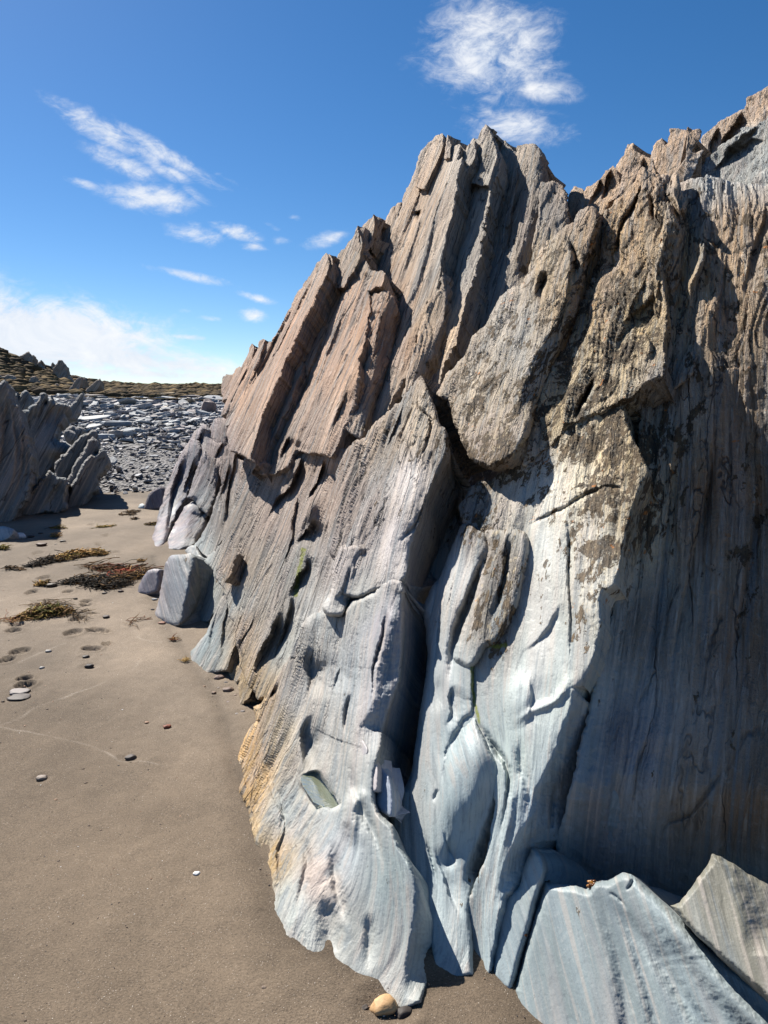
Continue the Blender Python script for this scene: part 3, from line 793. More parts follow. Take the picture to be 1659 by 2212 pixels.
# ------------------------------------------------------------------ land behind: shingle bank and heath
YB0, YB1 = 12.2, 26.0
_edge_x = np.array([-2500, 0, 150, 276, 400, 488, 700, 1659, 4000.]); _edge_y = np.array([846, 848, 852, 858, 862, 865, 865, 865, 865.])
def bank_top(x):   # frame height of the line where slates meet grass
    return np.interp(x, _edge_x, _edge_y)
def frame_x(X, Y, z=1.5):
    cy = Y * CP - (z - CAMZ) * SP
    return 829.5 + FOC * X / np.maximum(cy, .1)
def bank_z(X, Y):
    fx = frame_x(X, Y); d = ray(np.full_like(X, 829.5), bank_top(fx)); zt = CAMZ + YB1 * d[..., 2] / d[..., 1]
    t = np.clip((Y - YB0 - .25 * np.sin(X * 1.3)) / (YB1 - YB0), -.1, 1.2)
    return zt * (np.clip(t, -.1, 9) * .62 + .38 * np.clip(t, 0, 1) ** .75) - .04

_sx = np.array([-3000, -1200, -500, -200, 0, 12, 38, 76, 104, 148, 180, 216, 276, 480, 700, 1659, 3000, 6000.])
_sy = np.array([640, 640, 680, 728, 749, 759, 767, 791, 795, 811, 819, 825, 828, 829, 828, 826, 826, 826.])
_sD = np.array([45, 45, 42, 40, 40, 40, 40, 42, 44, 50, 60, 75, 95, 110, 110, 110, 110, 110.])
def heath_point(fx, t):
    """t 0..1 from the bank's top edge to the skyline; beyond 1 the moor runs on level"""
    D = np.interp(fx, _sx, _sD); ys = np.interp(fx, _sx, _sy); yb = bank_top(fx)
    Y = YB1 - 1.2 + (D - YB1 + 1.2) * np.clip(t, 0, None) ** 1.25
    f = np.where(t <= 1, yb + (ys - yb) * np.clip(t, 0, 1) ** .8 + 1.5 * np.sin(np.clip(t, 0, 1) * 9 + fx * .01) * (1 - np.clip(t, 0, 1)), ys)
    d = ray(np.full_like(fx, 829.5), f); z = CAMZ + np.minimum(Y, D) * d[..., 2] / d[..., 1]
    return Y, z

def build_heath():
    m, nt, b = mat_new('moorland'); t = NT(nt); L = t.L
    geo = nd('ShaderNodeNewGeometry', nt); pos = geo.outputs['Position']
    a = t.noise(pos, .55, 6, .68); b2 = t.noise(pos, 2.4, 5, .65); c3 = t.noise(pos, 9, 4, .7)
    c = t.mix(t.rng(a, .38, .58), (.075, .056, .037), (.17, .118, .065))
    c = t.mix(t.rng(b2, .50, .62), c, (.08, .08, .034)); c = t.mix(t.rng(c3, .55, .7), c, (.22, .16, .085)); c = t.mix(t.rng(b2, .42, .34), c, (.030, .027, .018))
    L(c, b.inputs['Base Color']); b.inputs['Roughness'].default_value = .95; b.inputs['Specular IOR Level'].default_value = .1
    L(t.bump(t.math('ADD', b2, t.math('MULTIPLY', c3, .6)), 1., .35), b.inputs['Normal'])
    fx = np.concatenate([np.linspace(-2400, -60, 60), np.linspace(-40, 620, 330), np.linspace(640, 4000, 60)])
    tt = np.concatenate([np.linspace(0, 1, 150), [1.05, 1.2, 1.6, 2.5, 5, 12]])
    TT, FX = np.meshgrid(tt, fx, indexing='ij')
    Y, z = heath_point(FX, TT)
    X = (FX - 829.5) / FOC * (Y * CP - (z - CAMZ) * SP)
    bump_ = (.16 * fbm(X * .5, Y * .5, None, 4, 131) + .10 * np.abs(fbm(X * 1.7, Y * 1.7, None, 3, 132))) * np.clip(TT * 6, 0, 1) * np.clip((1 - TT) * 5 + .25, .1, 1)
    z = z + bump_ - .02
    V = np.stack([X, Y, z], -1).reshape(-1, 3); n0, n1 = X.shape; I = np.arange(n0 * n1).reshape(n0, n1)
    F = np.stack([I[:-1, :-1], I[:-1, 1:], I[1:, 1:], I[1:, :-1]], -1).reshape(-1, 4)
    meta(mesh_obj('hillside', V, F, m), 'brown heathery moor rising behind the slates', None, None, 'structure')
    return m

def build_bank():
    m, nt, b = mat_new('dark_shingle'); t = NT(nt); L = t.L
    geo = nd('ShaderNodeNewGeometry', nt); pos = geo.outputs['Position']
    vo = nd('ShaderNodeTexVoronoi', nt); L(pos, vo.inputs['Vector']); vo.inputs['Scale'].default_value = 14
    c = t.mix(vo.outputs['Color'], (.04, .04, .042), (.16, .15, .15)); L(c, b.inputs['Base Color']); b.inputs['Roughness'].default_value = .8
    L(t.bump(vo.outputs['Distance'], 1., .06), b.inputs['Normal'])
    xs = np.linspace(-22, 6, 220); ys = np.linspace(YB0 - .6, YB1 + .6, 160)
    X, Y = np.meshgrid(xs, ys); z = bank_z(X, Y) + .04 * fbm(X * 2, Y * 2, None, 3, 141)
    V = np.stack([X, Y, z], -1).reshape(-1, 3); n0, n1 = X.shape; I = np.arange(n0 * n1).reshape(n0, n1)
    F = np.stack([I[:-1, :-1], I[:-1, 1:], I[1:, 1:], I[1:, :-1]], -1).reshape(-1, 4)
    meta(mesh_obj('shingle_bank', V, F, m), 'bank of dark shingle under the loose slates', None, None, 'structure')

build_heath(); build_bank()

# ------------------------------------------------------------------ the cliff: slabs of bedrock leaning one behind another
cliff = meta(empty('rock_cliff', tuple(ground(560, 1650))), 'tall cliff of steeply tilted slate-like rock slabs rising from the sand on the right', 'cliff')
def cs(pts, *a, **k): return slab(pts, *a, parent=cliff, **k)

# core of the rock mass behind the slabs
cs(cv('U', [(430, 1080), (500, 900), (590, 760), (690, 640), (790, 560), (880, 480), (930, 400), (1000, 380), (1080, 400), (1150, 440), (1230, 490), (1290, 500), (1400, 480), (1560, 480), (1720, 480), (2000, 480), (2000, 2150), (1100, 2100), (900, 2000), (700, 1900), (620, 1700), (560, 1450), (470, 1280)]),
   off=-.95, step=9, thick=1.6, bev=2, jag=3, name='rock_core')

# skyline behind the middle
cs(cv('B', [(900, 335), (945, 260), (965, 240), (995, 215), (1040, 135), (1046, 180), (1056, 195), (1055, 250), (1045, 310), (1010, 380), (960, 480), (900, 480)]), off=.12, bev=1, jag=2, step=1.4)
cs(cv('B', [(1050, 200), (1085, 125), (1120, 90), (1132, 64), (1140, 90), (1138, 140), (1125, 190), (1100, 260), (1080, 380), (1000, 420), (1030, 300)]), off=-.03, bev=1, jag=2, step=1.4)
cs(cv('B', [(1130, 150), (1150, 130), (1190, 95), (1230, 40), (1260, 5), (1290, -10), (1260, 150), (1210, 280), (1170, 400), (1070, 400), (1080, 290)]), off=-.32, tw=-.3, bev=2, jag=3)

# far blades at the left end
cs(cv('I', [(930, 480), (960, 415), (1010, 400), (1040, 345), (1075, 318), (1088, 350), (1060, 420), (1000, 540), (960, 640), (900, 660), (910, 560)]), off=.10, bev=1, jag=2, step=1.4)
cs(cv('I', [(1185, 125), (1205, 112), (1213, 150), (1240, 158), (1200, 270), (1120, 420), (1040, 600), (960, 780), (900, 820), (960, 640), (1040, 450), (1120, 290)]), off=.16, bev=1, jag=1.2, step=1.4)
cs(cv('I', [(1270, 80), (1300, 55), (1325, 70), (1318, 120), (1340, 110), (1365, 65), (1372, 100), (1330, 200), (1260, 340), (1180, 520), (1080, 720), (1000, 880), (930, 900), (1000, 700), (1120, 460), (1220, 250)]), off=.22, bev=1, jag=1.5, step=1.4)
# broad tan slab under the left skyline
cs(cv('B', [(868, 285), (852, 300), (835, 335), (812, 335), (775, 385), (720, 455), (670, 545), (605, 672), (580, 715), (530, 800), (480, 880), (440, 960), (400, 1050), (340, 1180), (290, 1300), (300, 1420), (420, 1480), (440, 1400), (480, 1250), (530, 1130), (565, 1070), (590, 1010), (640, 900), (690, 790), (740, 690), (790, 600), (830, 500), (878, 400), (888, 340)]),
   off=.20, tw=.03, bev=4, jag=2.5, thick=.35,
   feats=[('step:B', [(830, 340), (760, 470), (690, 610), (600, 800), (520, 960), (430, 1160)], 4, .05, 60), ('step:B', [(720, 460), (640, 620), (540, 800), (460, 960), (380, 1120)], 4, .05, 50),
          ('step:B', [(600, 690), (520, 850), (430, 1010), (360, 1160)], 4, .05, 40)])
cs(cv('B', [(700, 895), (715, 905), (690, 1000), (640, 1150), (560, 1330), (480, 1480), (420, 1560), (400, 1480), (480, 1280), (560, 1110), (640, 960)]), off=.10, bev=3, jag=3, thick=.3)
# big tan slab in the middle left
cs(cv('B', [(900, 470), (985, 385), (1045, 330), (1060, 318), (1090, 335), (1105, 380), (1150, 383), (1187, 380), (1195, 405), (1180, 480), (1098, 505), (1115, 560), (1100, 640), (1085, 740), (1090, 800), (1060, 900), (1060, 980), (1035, 1090), (985, 1235), (955, 1290), (925, 1370), (885, 1440), (868, 1455), (800, 1440), (740, 1440), (690, 1420), (640, 1500), (560, 1560), (420, 1560), (440, 1400), (520, 1200), (600, 1000), (680, 850)]),
   off=.06, bev=4, jag=3, thick=.4,
   feats=[('step:B', [(940, 520), (860, 700), (780, 880), (690, 1080), (600, 1290)], 4, .035, 50), ('step:B', [(640, 1330), (600, 1420), (575, 1480)], 6, .10, 34),
          ('step:B', [(700, 910), (660, 1010), (600, 1150)], 5, .06, 40), ('step:B', [(990, 560), (930, 720), (860, 900), (790, 1080)], 4, .03, 50), ('step:B', [(1090, 500), (1105, 380)], 6, .05, 30),
          ('step:B', [(1000, 1060), (930, 1230), (880, 1330)], 4, .04, 40)])
cs(cv('B', [(1090, 505), (1125, 500), (1150, 520), (1175, 505), (1220, 508), (1245, 545), (1257, 590), (1240, 680), (1235, 740), (1215, 830), (1190, 930), (1160, 1020), (1130, 1120), (1085, 1250), (1062, 1365), (1020, 1355), (985, 1330), (960, 1300), (1000, 1090), (1040, 960), (1060, 830), (1080, 680)]),
   off=.00, tw=-.22, bev=7, jag=3, thick=.4, feats=[('crease:B', [(1175, 510), (1160, 640), (1120, 800), (1110, 960), (1060, 1150), (1030, 1300)], .0040, 6)])

# peak group
cs(cv('A', [(40, 760), (80, 665), (115, 600), (150, 490), (175, 420), (200, 350), (225, 290), (260, 215), (290, 170), (328, 140), (347, 133), (346, 165), (336, 205), (362, 190), (371, 140), (374, 180), (416, 178), (408, 235), (434, 235), (437, 262), (415, 330), (395, 420), (370, 500), (350, 570), (335, 660), (325, 740), (318, 790), (290, 810), (270, 880), (235, 1000), (205, 1110), (170, 1180), (130, 1270), (40, 1370), (-60, 1400), (-90, 1300), (-20, 1000)]),
   off=-.16, bev=3, jag=3, thick=.28,
   feats=[('step:A', [(100, 650), (190, 560), (240, 430), (262, 470)], 5, .04, 60), ('step:A', [(330, 210), (260, 330), (200, 480), (130, 640)], 4, .03, 60), ('groove:A', [(235, 430), (255, 480)], 7, .07),
          ('step:A', [(400, 250), (340, 420), (290, 600), (230, 800), (150, 1000)], 4, .03, 50), ('step:A', [(300, 330), (250, 500), (200, 640), (150, 800)], 4, .03, 50)])
cs(cv('A', [(270, 830), (300, 795), (335, 740), (345, 690), (352, 800), (335, 900), (295, 1010), (255, 1100), (215, 1170), (180, 1200), (205, 1110), (240, 980)]), off=-.10, tw=-.25, bev=6, jag=3, thick=.10)
cs(cv('A', [(180, 1200), (300, 900), (345, 740), (370, 640), (395, 500), (420, 380), (420, 270), (415, 210), (440, 180), (470, 155), (490, 145), (500, 115), (520, 93), (535, 110), (540, 150), (545, 175), (572, 200), (577, 240), (572, 300), (545, 380), (520, 470), (510, 540), (495, 600), (480, 700), (455, 790), (430, 900), (410, 980), (395, 1030), (360, 1090), (330, 1190), (260, 1250)]),
   off=-.34, bev=6, jag=4, thick=.34, feats=[('step:A', [(500, 140), (450, 330), (400, 560), (370, 760), (340, 950)], 4, .05, 40), ('groove:A', [(440, 270), (420, 420), (385, 600), (370, 800)], 8, .08)])
cs(cv('A', [(500, 500), (540, 300), (565, 215), (580, 190), (606, 166), (622, 185), (638, 210), (652, 190), (690, 178), (725, 180), (745, 205), (752, 245), (748, 300), (762, 340), (757, 420), (740, 500), (745, 600), (720, 680), (660, 780), (560, 940), (450, 1080), (380, 1130), (350, 1180), (430, 850)]),
   off=-.62, tw=-.10, bev=9, jag=4, thick=.5, feats=[('crease:A', [(690, 178), (720, 300), (700, 450), (650, 620), (600, 800)], .004, 6), ('step:A', [(640, 215), (650, 330), (620, 520), (570, 700)], 5, .09, 40)])
cs(cv('A', [(740, 330), (770, 325), (796, 316), (820, 325), (838, 350), (852, 420), (858, 490), (830, 540), (740, 660), (690, 700), (730, 480)]), off=-.85, tw=-.4, bev=8, jag=3, thick=.5)

# thin splinters along the crest
SP_ = dict(bev=1, jag=.8, step=1.25, thick=.12)
cs(cv('A', [(455, 330), (478, 200), (496, 130), (508, 108), (520, 92), (532, 104), (541, 148), (552, 180), (560, 230), (530, 340)]), off=-.30, **SP_)
cs(cv('A', [(225, 340), (258, 220), (290, 168), (312, 150), (330, 137), (348, 132), (346, 165), (332, 212), (268, 350)]), off=-.12, **SP_)
cs(cv('A', [(345, 230), (358, 186), (366, 160), (372, 138), (377, 178), (372, 225)]), off=-.13, **SP_)
cs(cv('A', [(385, 260), (396, 190), (416, 176), (436, 200), (440, 178), (470, 154), (474, 230), (430, 300)]), off=-.22, **SP_)
cs(cv('A', [(560, 300), (574, 215), (584, 186), (606, 164), (618, 182), (636, 206), (640, 230), (610, 340)]), off=-.58, **SP_)
cs(cv('A', [(636, 300), (644, 215), (656, 188), (690, 176), (722, 178), (746, 204), (753, 246), (748, 320), (700, 380)]), off=-.60, tw=.1, **SP_)
cs(cv('B', [(1020, 260), (1030, 180), (1041, 130), (1047, 172), (1050, 250), (1035, 300)]), off=.12, **SP_)
cs(cv('B', [(1085, 230), (1108, 130), (1131, 62), (1139, 100), (1136, 150), (1110, 250)]), off=-.01, **SP_)
cs(cv('B', [(835, 420), (852, 320), (869, 282), (884, 315), (890, 345), (870, 420)]), off=.22, **SP_)
cs(cv('I', [(1150, 260), (1180, 140), (1205, 110), (1214, 150), (1190, 260), (1140, 380)]), off=.19, **SP_)
cs(cv('I', [(1235, 240), (1262, 95), (1300, 52), (1326, 70), (1318, 130), (1270, 260), (1210, 380)]), off=.24, **SP_)

# far right skyline: broken blocks set back behind the wall
SK = dict(bev=2, jag=3, thick=.6, step=2.0, lich=.8, anis=3., amp=.6, rough=1.1)
cs(cv('A', [(830, 430), (848, 398), (860, 372), (876, 343), (892, 352), (912, 354), (925, 400), (940, 470), (920, 580), (840, 580)]), off=-1.00, tw=.1, **SK)
cs(cv('A', [(895, 420), (908, 372), (925, 338), (945, 330), (966, 308), (985, 300), (1000, 276), (1018, 272), (1030, 258), (1046, 275), (1058, 300), (1050, 350), (1010, 440), (960, 540), (900, 560)]), off=-1.10, tw=-.1, feats=[('step:A', [(985, 300), (960, 360), (930, 440)], 6, .15, 20), ('step:A', [(1030, 270), (1000, 340), (980, 420)], 6, .15, 20)], **SK)
cs(cv('A', [(1035, 330), (1044, 268), (1064, 236), (1080, 200), (1092, 176), (1113, 166), (1122, 200), (1126, 260), (1110, 340), (1080, 440), (1020, 460)]), off=-1.18, tw=.1, **SK)
cs(cv('A', [(1050, 400), (1062, 330), (1100, 240), (1122, 205), (1152, 217), (1170, 225), (1200, 240), (1210, 300), (1180, 400), (1120, 470), (1040, 470)]), off=-1.05, tw=-.15, feats=[('step:A', [(1160, 220), (1140, 300), (1100, 380)], 6, .12, 24)], **SK)
cs(cv('A', [(1175, 320), (1186, 240), (1203, 208), (1222, 172), (1238, 146), (1246, 176), (1240, 260), (1210, 340)]), off=-1.25, tw=.0, **SK)
cs(cv('A', [(1170, 420), (1200, 330), (1232, 230), (1246, 170), (1262, 112), (1298, 109), (1332, 103), (1346, 200), (1342, 270), (1318, 330), (1290, 400), (1240, 460)]), off=-1.12, tw=.05, **SK)
cs(cv('A', [(1310, 340), (1326, 220), (1330, 103), (1358, 112), (1386, 126), (1374, 170), (1346, 206), (1362, 214), (1392, 210), (1366, 270), (1340, 330), (1310, 400)]), off=-1.22, tw=-.9, **SK)
cs(cv('A', [(1300, 400), (1330, 320), (1352, 240), (1395, 190), (1400, 140), (1448, 100), (1500, 62), (1560, 22), (1576, -16), (1640, -56), (1700, -92), (1850, -150), (2100, -250), (2100, 480), (1300, 480)]), off=-1.40, tw=.05, feats=[('step:A', [(1560, 30), (1500, 130), (1430, 230)], 7, .2, 40), ('step:A', [(1470, 100), (1420, 200), (1370, 300)], 6, .15, 30)], **SK)
cs(cv('A', [(1350, 350), (1378, 306), (1416, 236), (1470, 176), (1545, 130), (1560, 104), (1610, 90), (1680, 40), (1800, 0), (2100, -60), (2100, 460), (1340, 460)]), off=-1.20, tw=.12, tint=(176, 178, 174),
   feats=[('step:A', [(1640, 70), (1560, 140), (1470, 240), (1400, 330)], 8, .12, 40), ('step:A', [(1659, 130), (1580, 160), (1500, 210), (1440, 280)], 8, .10, 40)], **SK)

# right wall, one tall slab that turns away from the sun
cs(cv('A', [(1255, 420), (1280, 350), (1340, 328), (1440, 318), (1560, 325), (1659, 325), (1750, 320), (2000, 330), (2300, 400), 'U', (2050, 800), (2050, 2060), (1480, 2040), (1290, 1990), (1205, 1960), (1195, 1850), (1245, 1650), (1290, 1450), (1350, 1200), (1390, 900), (1400, 600)]),
   off=-.20, tw=-.04, bev=7, jag=4, thick=.5, step=2.5, rough=1.1,
   feats=[('crease:U', [(1430, 560), (1380, 950), (1290, 1350), (1200, 1700), (1150, 2000), (1100, 2500)], .0014, 40, 380), ('crease:U', [(3200, 1740), (1700, 1700), (300, 1640)], .0018, 60, 500), ('step:F', [(830, 250), (800, 450), (790, 600), (800, 780)], 5, .05, 60), ('step:F', [(1000, 60), (940, 250), (920, 420), (890, 600)], 5, .05, 60), ('groove:F', [(1440, 240), (1330, 420), (1250, 530), (1130, 590), (1090, 700), (1060, 840)], 4, .02),
          ('step:U', [(1560, 900), (1500, 1200), (1440, 1500)], 7, .08, 50), ('step:U', [(1640, 950), (1600, 1300), (1540, 1600)], 7, .06, 50), ('step:A', [(1500, 560), (1470, 800), (1440, 1000)], 5, .03, 60), ('step:A', [(1659, 360), (1600, 560), (1540, 820)], 5, .05, 60),
          ('step:U', [(1480, 860), (1450, 1050), (1400, 1350), (1340, 1600)], 7, .05, 50)])

# big brown slab with the overhang
cs(cv('A', [(1000, 470), (1050, 410), (1120, 330), (1150, 290), (1167, 284), (1190, 312), (1205, 300), (1225, 298), (1245, 330), (1238, 400), (1215, 450), (1215, 480), (1240, 520), (1265, 560), (1235, 640), (1242, 760), (1252, 870), (1247, 990), (1252, 1060), (1247, 1120), (1215, 1142), (1140, 1180), (1070, 1215), (1000, 1250), (930, 1285), (880, 1305), (800, 1370), (740, 1410), (700, 1450), (672, 1475), (660, 1440), (690, 1350), (745, 1190), (800, 1040), (850, 930), (900, 800), (950, 640), (985, 540)]),
   off=-.08, bev=5, jag=3, thick=.42, anis=1.8,
   feats=[('crack:A', [(1190, 330), (1130, 430), (1060, 560), (1000, 700)], 4, .05), ('step:A', [(1200, 740), (1180, 800), (1100, 880), (1045, 935)], 5, .06, 30), ('crack:A', [(965, 1110), (930, 1190), (880, 1300)], 5, .09),
          ('step:A', [(1160, 930), (1200, 1000), (1190, 1080)], 5, .04, 30), ('crack:A', [(1200, 380), (1205, 470), (1240, 520)], 4, .06), ('step:A', [(1200, 620), (1150, 760), (1090, 900), (1020, 1050)], 5, .03, 40)])
# crumpled edge beside it
cs(cv('A', [(1190, 330), (1225, 300), (1255, 310), (1285, 340), (1290, 380), (1325, 440), (1320, 480), (1345, 530), (1365, 580), (1390, 640), (1385, 690), (1392, 760), (1372, 900), (1374, 1000), (1355, 1100), (1320, 1152), (1280, 1168), (1225, 1160), (1180, 1130), (1200, 900), (1190, 640), (1220, 560), (1180, 450)]),
   off=-.26, tw=-1.0, bev=9, jag=5, thick=.5, rough=1.3, amp=1.5, feats=[('ridge:A', [(1340, 560), (1385, 660), (1340, 760), (1360, 880)], 9, .06), ('groove:A', [(1250, 330), (1220, 430), (1270, 540), (1310, 620)], 7, .07), ('ridge:A', [(1330, 440), (1270, 500), (1290, 540)], 8, .06)])
# wedge boulder jammed between the slabs
cs(cv('A', [(945, 420), (972, 445), (985, 500), (962, 580), (930, 650), (908, 730), (893, 850), (855, 960), (800, 1050), (745, 1200), (705, 1330), (655, 1425), (590, 1472), (520, 1482), (455, 1445), (412, 1370), (385, 1290), (350, 1212), (318, 1190), (345, 1130), (400, 1060), (480, 960), (530, 890), (580, 810), (690, 690), (760, 590), (830, 520), (862, 490), (900, 450)]),
   off=.02, bev=15, bh=.06, jag=2, thick=.26, smooth=True, anis=1.5, rough=.8, name='wedged_boulder', label='smooth grey-brown wedge-shaped boulder jammed between the slabs',
   feats=[('groove:A', [(770, 680), (745, 750), (725, 830)], 9, .05), ('crack:A', [(850, 545), (880, 620), (880, 680), (850, 760)], 6, .05), ('crease:A', [(940, 440), (870, 620), (830, 780), (720, 1000), (640, 1200), (600, 1440)], .0026, 8)])

# pale lower slab with the dark lichen
cs(cv('D', [(420, 200), (470, 110), (560, 50), (670, 10), (740, -60), (880, -160), (1000, -215), (1070, -240), (1088, -162), (1130, -62), (1165, 0), (1180, 48), (1160, 110), (1140, 150), (1115, 210), (1095, 300), (1060, 430), (1038, 500), (998, 530), (985, 570), (985, 660), (965, 750), (940, 830), (905, 912), (868, 918), (935, 985), (935, 1060), 'F', (660, 130), (650, 280), (635, 380), (612, 480), (600, 600), (570, 660), (480, 672), (400, 682), (370, 780), (320, 900), (240, 980), (215, 1100), (180, 1260), (165, 1390), (120, 1400), (60, 1380), 'E', (1100, 1100), (1090, 880), (1180, 640), (1220, 400), (1180, 200), (1080, 60), 'D', (400, 1060), (440, 800), (500, 600), (500, 400), (520, 320), (440, 260)]),
   off=-.10, anis=1.4, curl=.3, bev=7, jag=2, thick=.5, contact=[(1060,2098)],
   feats=[('crack:D', [(858, 190), (860, 330), (852, 480), (862, 640), (860, 780), (864, 910)], 3, .02), ('crack:D', [(660, 270), (760, 230), (860, 190), (930, 150), (1010, 120), (1160, 108)], 3, .018),
          ('crease:U', [(1290, 1400), (1237, 1483), (1225, 1530), (1211, 1568), (1191, 1628), (1167, 1680), (1147, 1716), (1135, 1770), (1105, 1830), (1075, 1900), (1060, 1960)], .0036, 12, 90),
          ('groove:E', [(1140, 10), (1200, 110), (1285, 240), (1290, 350), (1260, 480), (1225, 600)], 6, .03), ('ridge:E', [(1320, 260), (1300, 420), (1270, 560), (1230, 720)], 12, .014),
          ('groove:E', [(1340, 70), (1350, 220), (1390, 360), (1360, 520)], 9, .014), ('groove:D', [(870, 840), (810, 960), (700, 1020), (600, 1090)], 9, -.012), ('blob:D', 660, 950, 50, 90, 10, .02), ('blob:E', 1000, 60, 60, 30, 0, -.02),
          ('step:D', [(820, 560), (790, 640), (740, 720), (650, 790)], 8, .02, 40), ('crack:F', [(480, 640), (495, 480), (520, 330)], 4, .02), ('step:D', [(700, 870), (705, 960), (690, 1060), (640, 1090)], 6, .012, 40)],
   algae=[('D', [(470, 830), (462, 900), (472, 980), (490, 1060)], 7), ('D', [(540, 755), (600, 750)], 9)])
# two flutes left of it
cs(cv('D', [(525, 302), (545, 286), (600, 280), (660, 283), (690, 303), (697, 360), (684, 440), (668, 520), (648, 600), (612, 680), (572, 735), (530, 765), (502, 810), (478, 840), (440, 845), (385, 800), (430, 680), (480, 560), (520, 440), (535, 370)]),
   off=-.07, tw=-.03, bev=16, bh=.06, jag=1.5, thick=.3, smooth=True, rough=.9, lich=1.2, feats=[('groove:D', [(625, 300), (610, 440), (580, 560), (530, 680)], 6, .04)])
cs(cv('D', [(452, 252), (500, 288), (524, 302), (540, 350), (570, 450), (580, 560), (560, 680), (520, 760), (480, 830), (478, 900), (475, 1000), (490, 1070), (540, 1170), (590, 1240), 'E', (1200, 125), (1275, 250), (1286, 350), (1262, 480), (1228, 600), (1165, 720), (1122, 820), (1112, 900), (1122, 1000), (1130, 1200), (1000, 1240), (940, 1200), (900, 900), (800, 650), (740, 500), (735, 400), (765, 345), (805, 325), (835, 250), (860, 100), (875, -10), 'D', (235, 1130), (250, 1000), (266, 900), (276, 780), (265, 690), (256, 600), (290, 520), (340, 430), (392, 310), (425, 258)]),
   off=-.075, curl=.4, bev=13, bh=.05, jag=1, thick=.5, rough=.8, contact=[(950,2120),(1025,2092)],
   feats=[('groove:D', [(524, 330), (515, 430), (470, 550), (420, 670), (385, 790), (380, 930)], 10, .07), ('step:D', [(395, 900), (370, 960), (380, 1030), (345, 1090)], 8, .03, 40), ('blob:E', 1080, 300, 110, 240, 10, .05),
          ('crease:E', [(1170, 100), (1220, 250), (1190, 420), (1110, 620), (1070, 720), (1075, 860)], .0030, 12), ('groove:D', [(500, 1000), (420, 1080), (380, 1160), (350, 1244)], 9, .025),
          ('step:E', [(930, 600), (990, 740), (1030, 860), (1080, 960)], 8, .025, 50), ('groove:E', [(960, 330), (940, 400)], 4, .012), ('crack:D', [(330, 560), (318, 700), (310, 850)], 2.5, .010), ('crack:E', [(1010, 120), (990, 260), (965, 330)], 2.5, .008), ('crack:E', [(900, 560), (930, 660), (960, 800)], 2.5, .009), ('crack:E', [(985, 520), (1010, 600), (1060, 700)], 2.5, .008), ('crack:D', [(400, 450), (380, 560), (350, 640)], 2.5, .008), ('blob:E', 1020, 640, 30, 60, 10, -.012), ('blob:D', 320, 950, 30, 60, 5, -.010)],
   algae=[('D', [(468, 830), (470, 920), (480, 1010), (500, 1085)], 8)])
cs(cv('D', [(120, 500), (250, 250), (330, 180), (480, 200), (480, 500), (380, 900), (330, 1244), 'E', (940, 150), (900, 420), (880, 680), (760, 620), (680, 420), (640, 150), 'D', (60, 1200), (60, 800)]), off=-.62, bev=6, jag=2, thick=.4, rough=.9, name='gully_floor',
   feats=[('groove:D', [(230, 600), (180, 900), (150, 1200)], 7, .05), ('groove:D', [(200, 560), (140, 800), (110, 1100)], 6, .05)])
cs(cv('D', [(200, 420), (300, 180), (345, 95), (375, 88), (405, 108), (428, 150), (440, 200), (446, 260), (420, 330), (330, 560), (200, 760)]), off=-.36, tw=-.2, bev=14, bh=.05, jag=1.5, thick=.3, rough=.9)

# front slab with the bright rounded edge
cs(cv('B', [(1385, 978), (1412, 1008), (1445, 1060), (1475, 1130), (1500, 1200), (1525, 1290), (1558, 1310), (1577, 1350), (1580, 1400), (1560, 1470), (1520, 1550), (1480, 1630), (1440, 1710), (1395, 1800), (1345, 1890), (1320, 1960), (1300, 2050), (1287, 2130), (1250, 2180), (1150, 2200), (1050, 2260), (950, 2260), (900, 2100), (860, 1950), (880, 1750), (910, 1600), (930, 1500), (1000, 1400), (1060, 1365), (1100, 1310), (1160, 1220), (1230, 1140), (1300, 1060), (1312, 1042), (1345, 1030)]),
   off=.10, curl=.75, bev=9, bh=.03, jag=2, thick=.5,
   feats=[('crease:B', [(1440, 1120), (1462, 1200), (1470, 1280), (1420, 1420), (1385, 1560), (1345, 1690), (1270, 1840), (1190, 1990), (1150, 2090)], .0011, 8), ('crack:B', [(1385, 1030), (1380, 1120), (1400, 1190), (1470, 1260), (1440, 1400), (1390, 1500), (1385, 1600)], 3, .025),
          ('groove:B', [(1450, 1660), (1400, 1760), (1340, 1850), (1250, 1960)], 2.5, .02), ('step:B', [(1290, 1130), (1240, 1240), (1180, 1400), (1120, 1520)], 6, .05, 50), ('step:B', [(1340, 1110), (1290, 1260), (1200, 1450)], 5, .02, 40)])

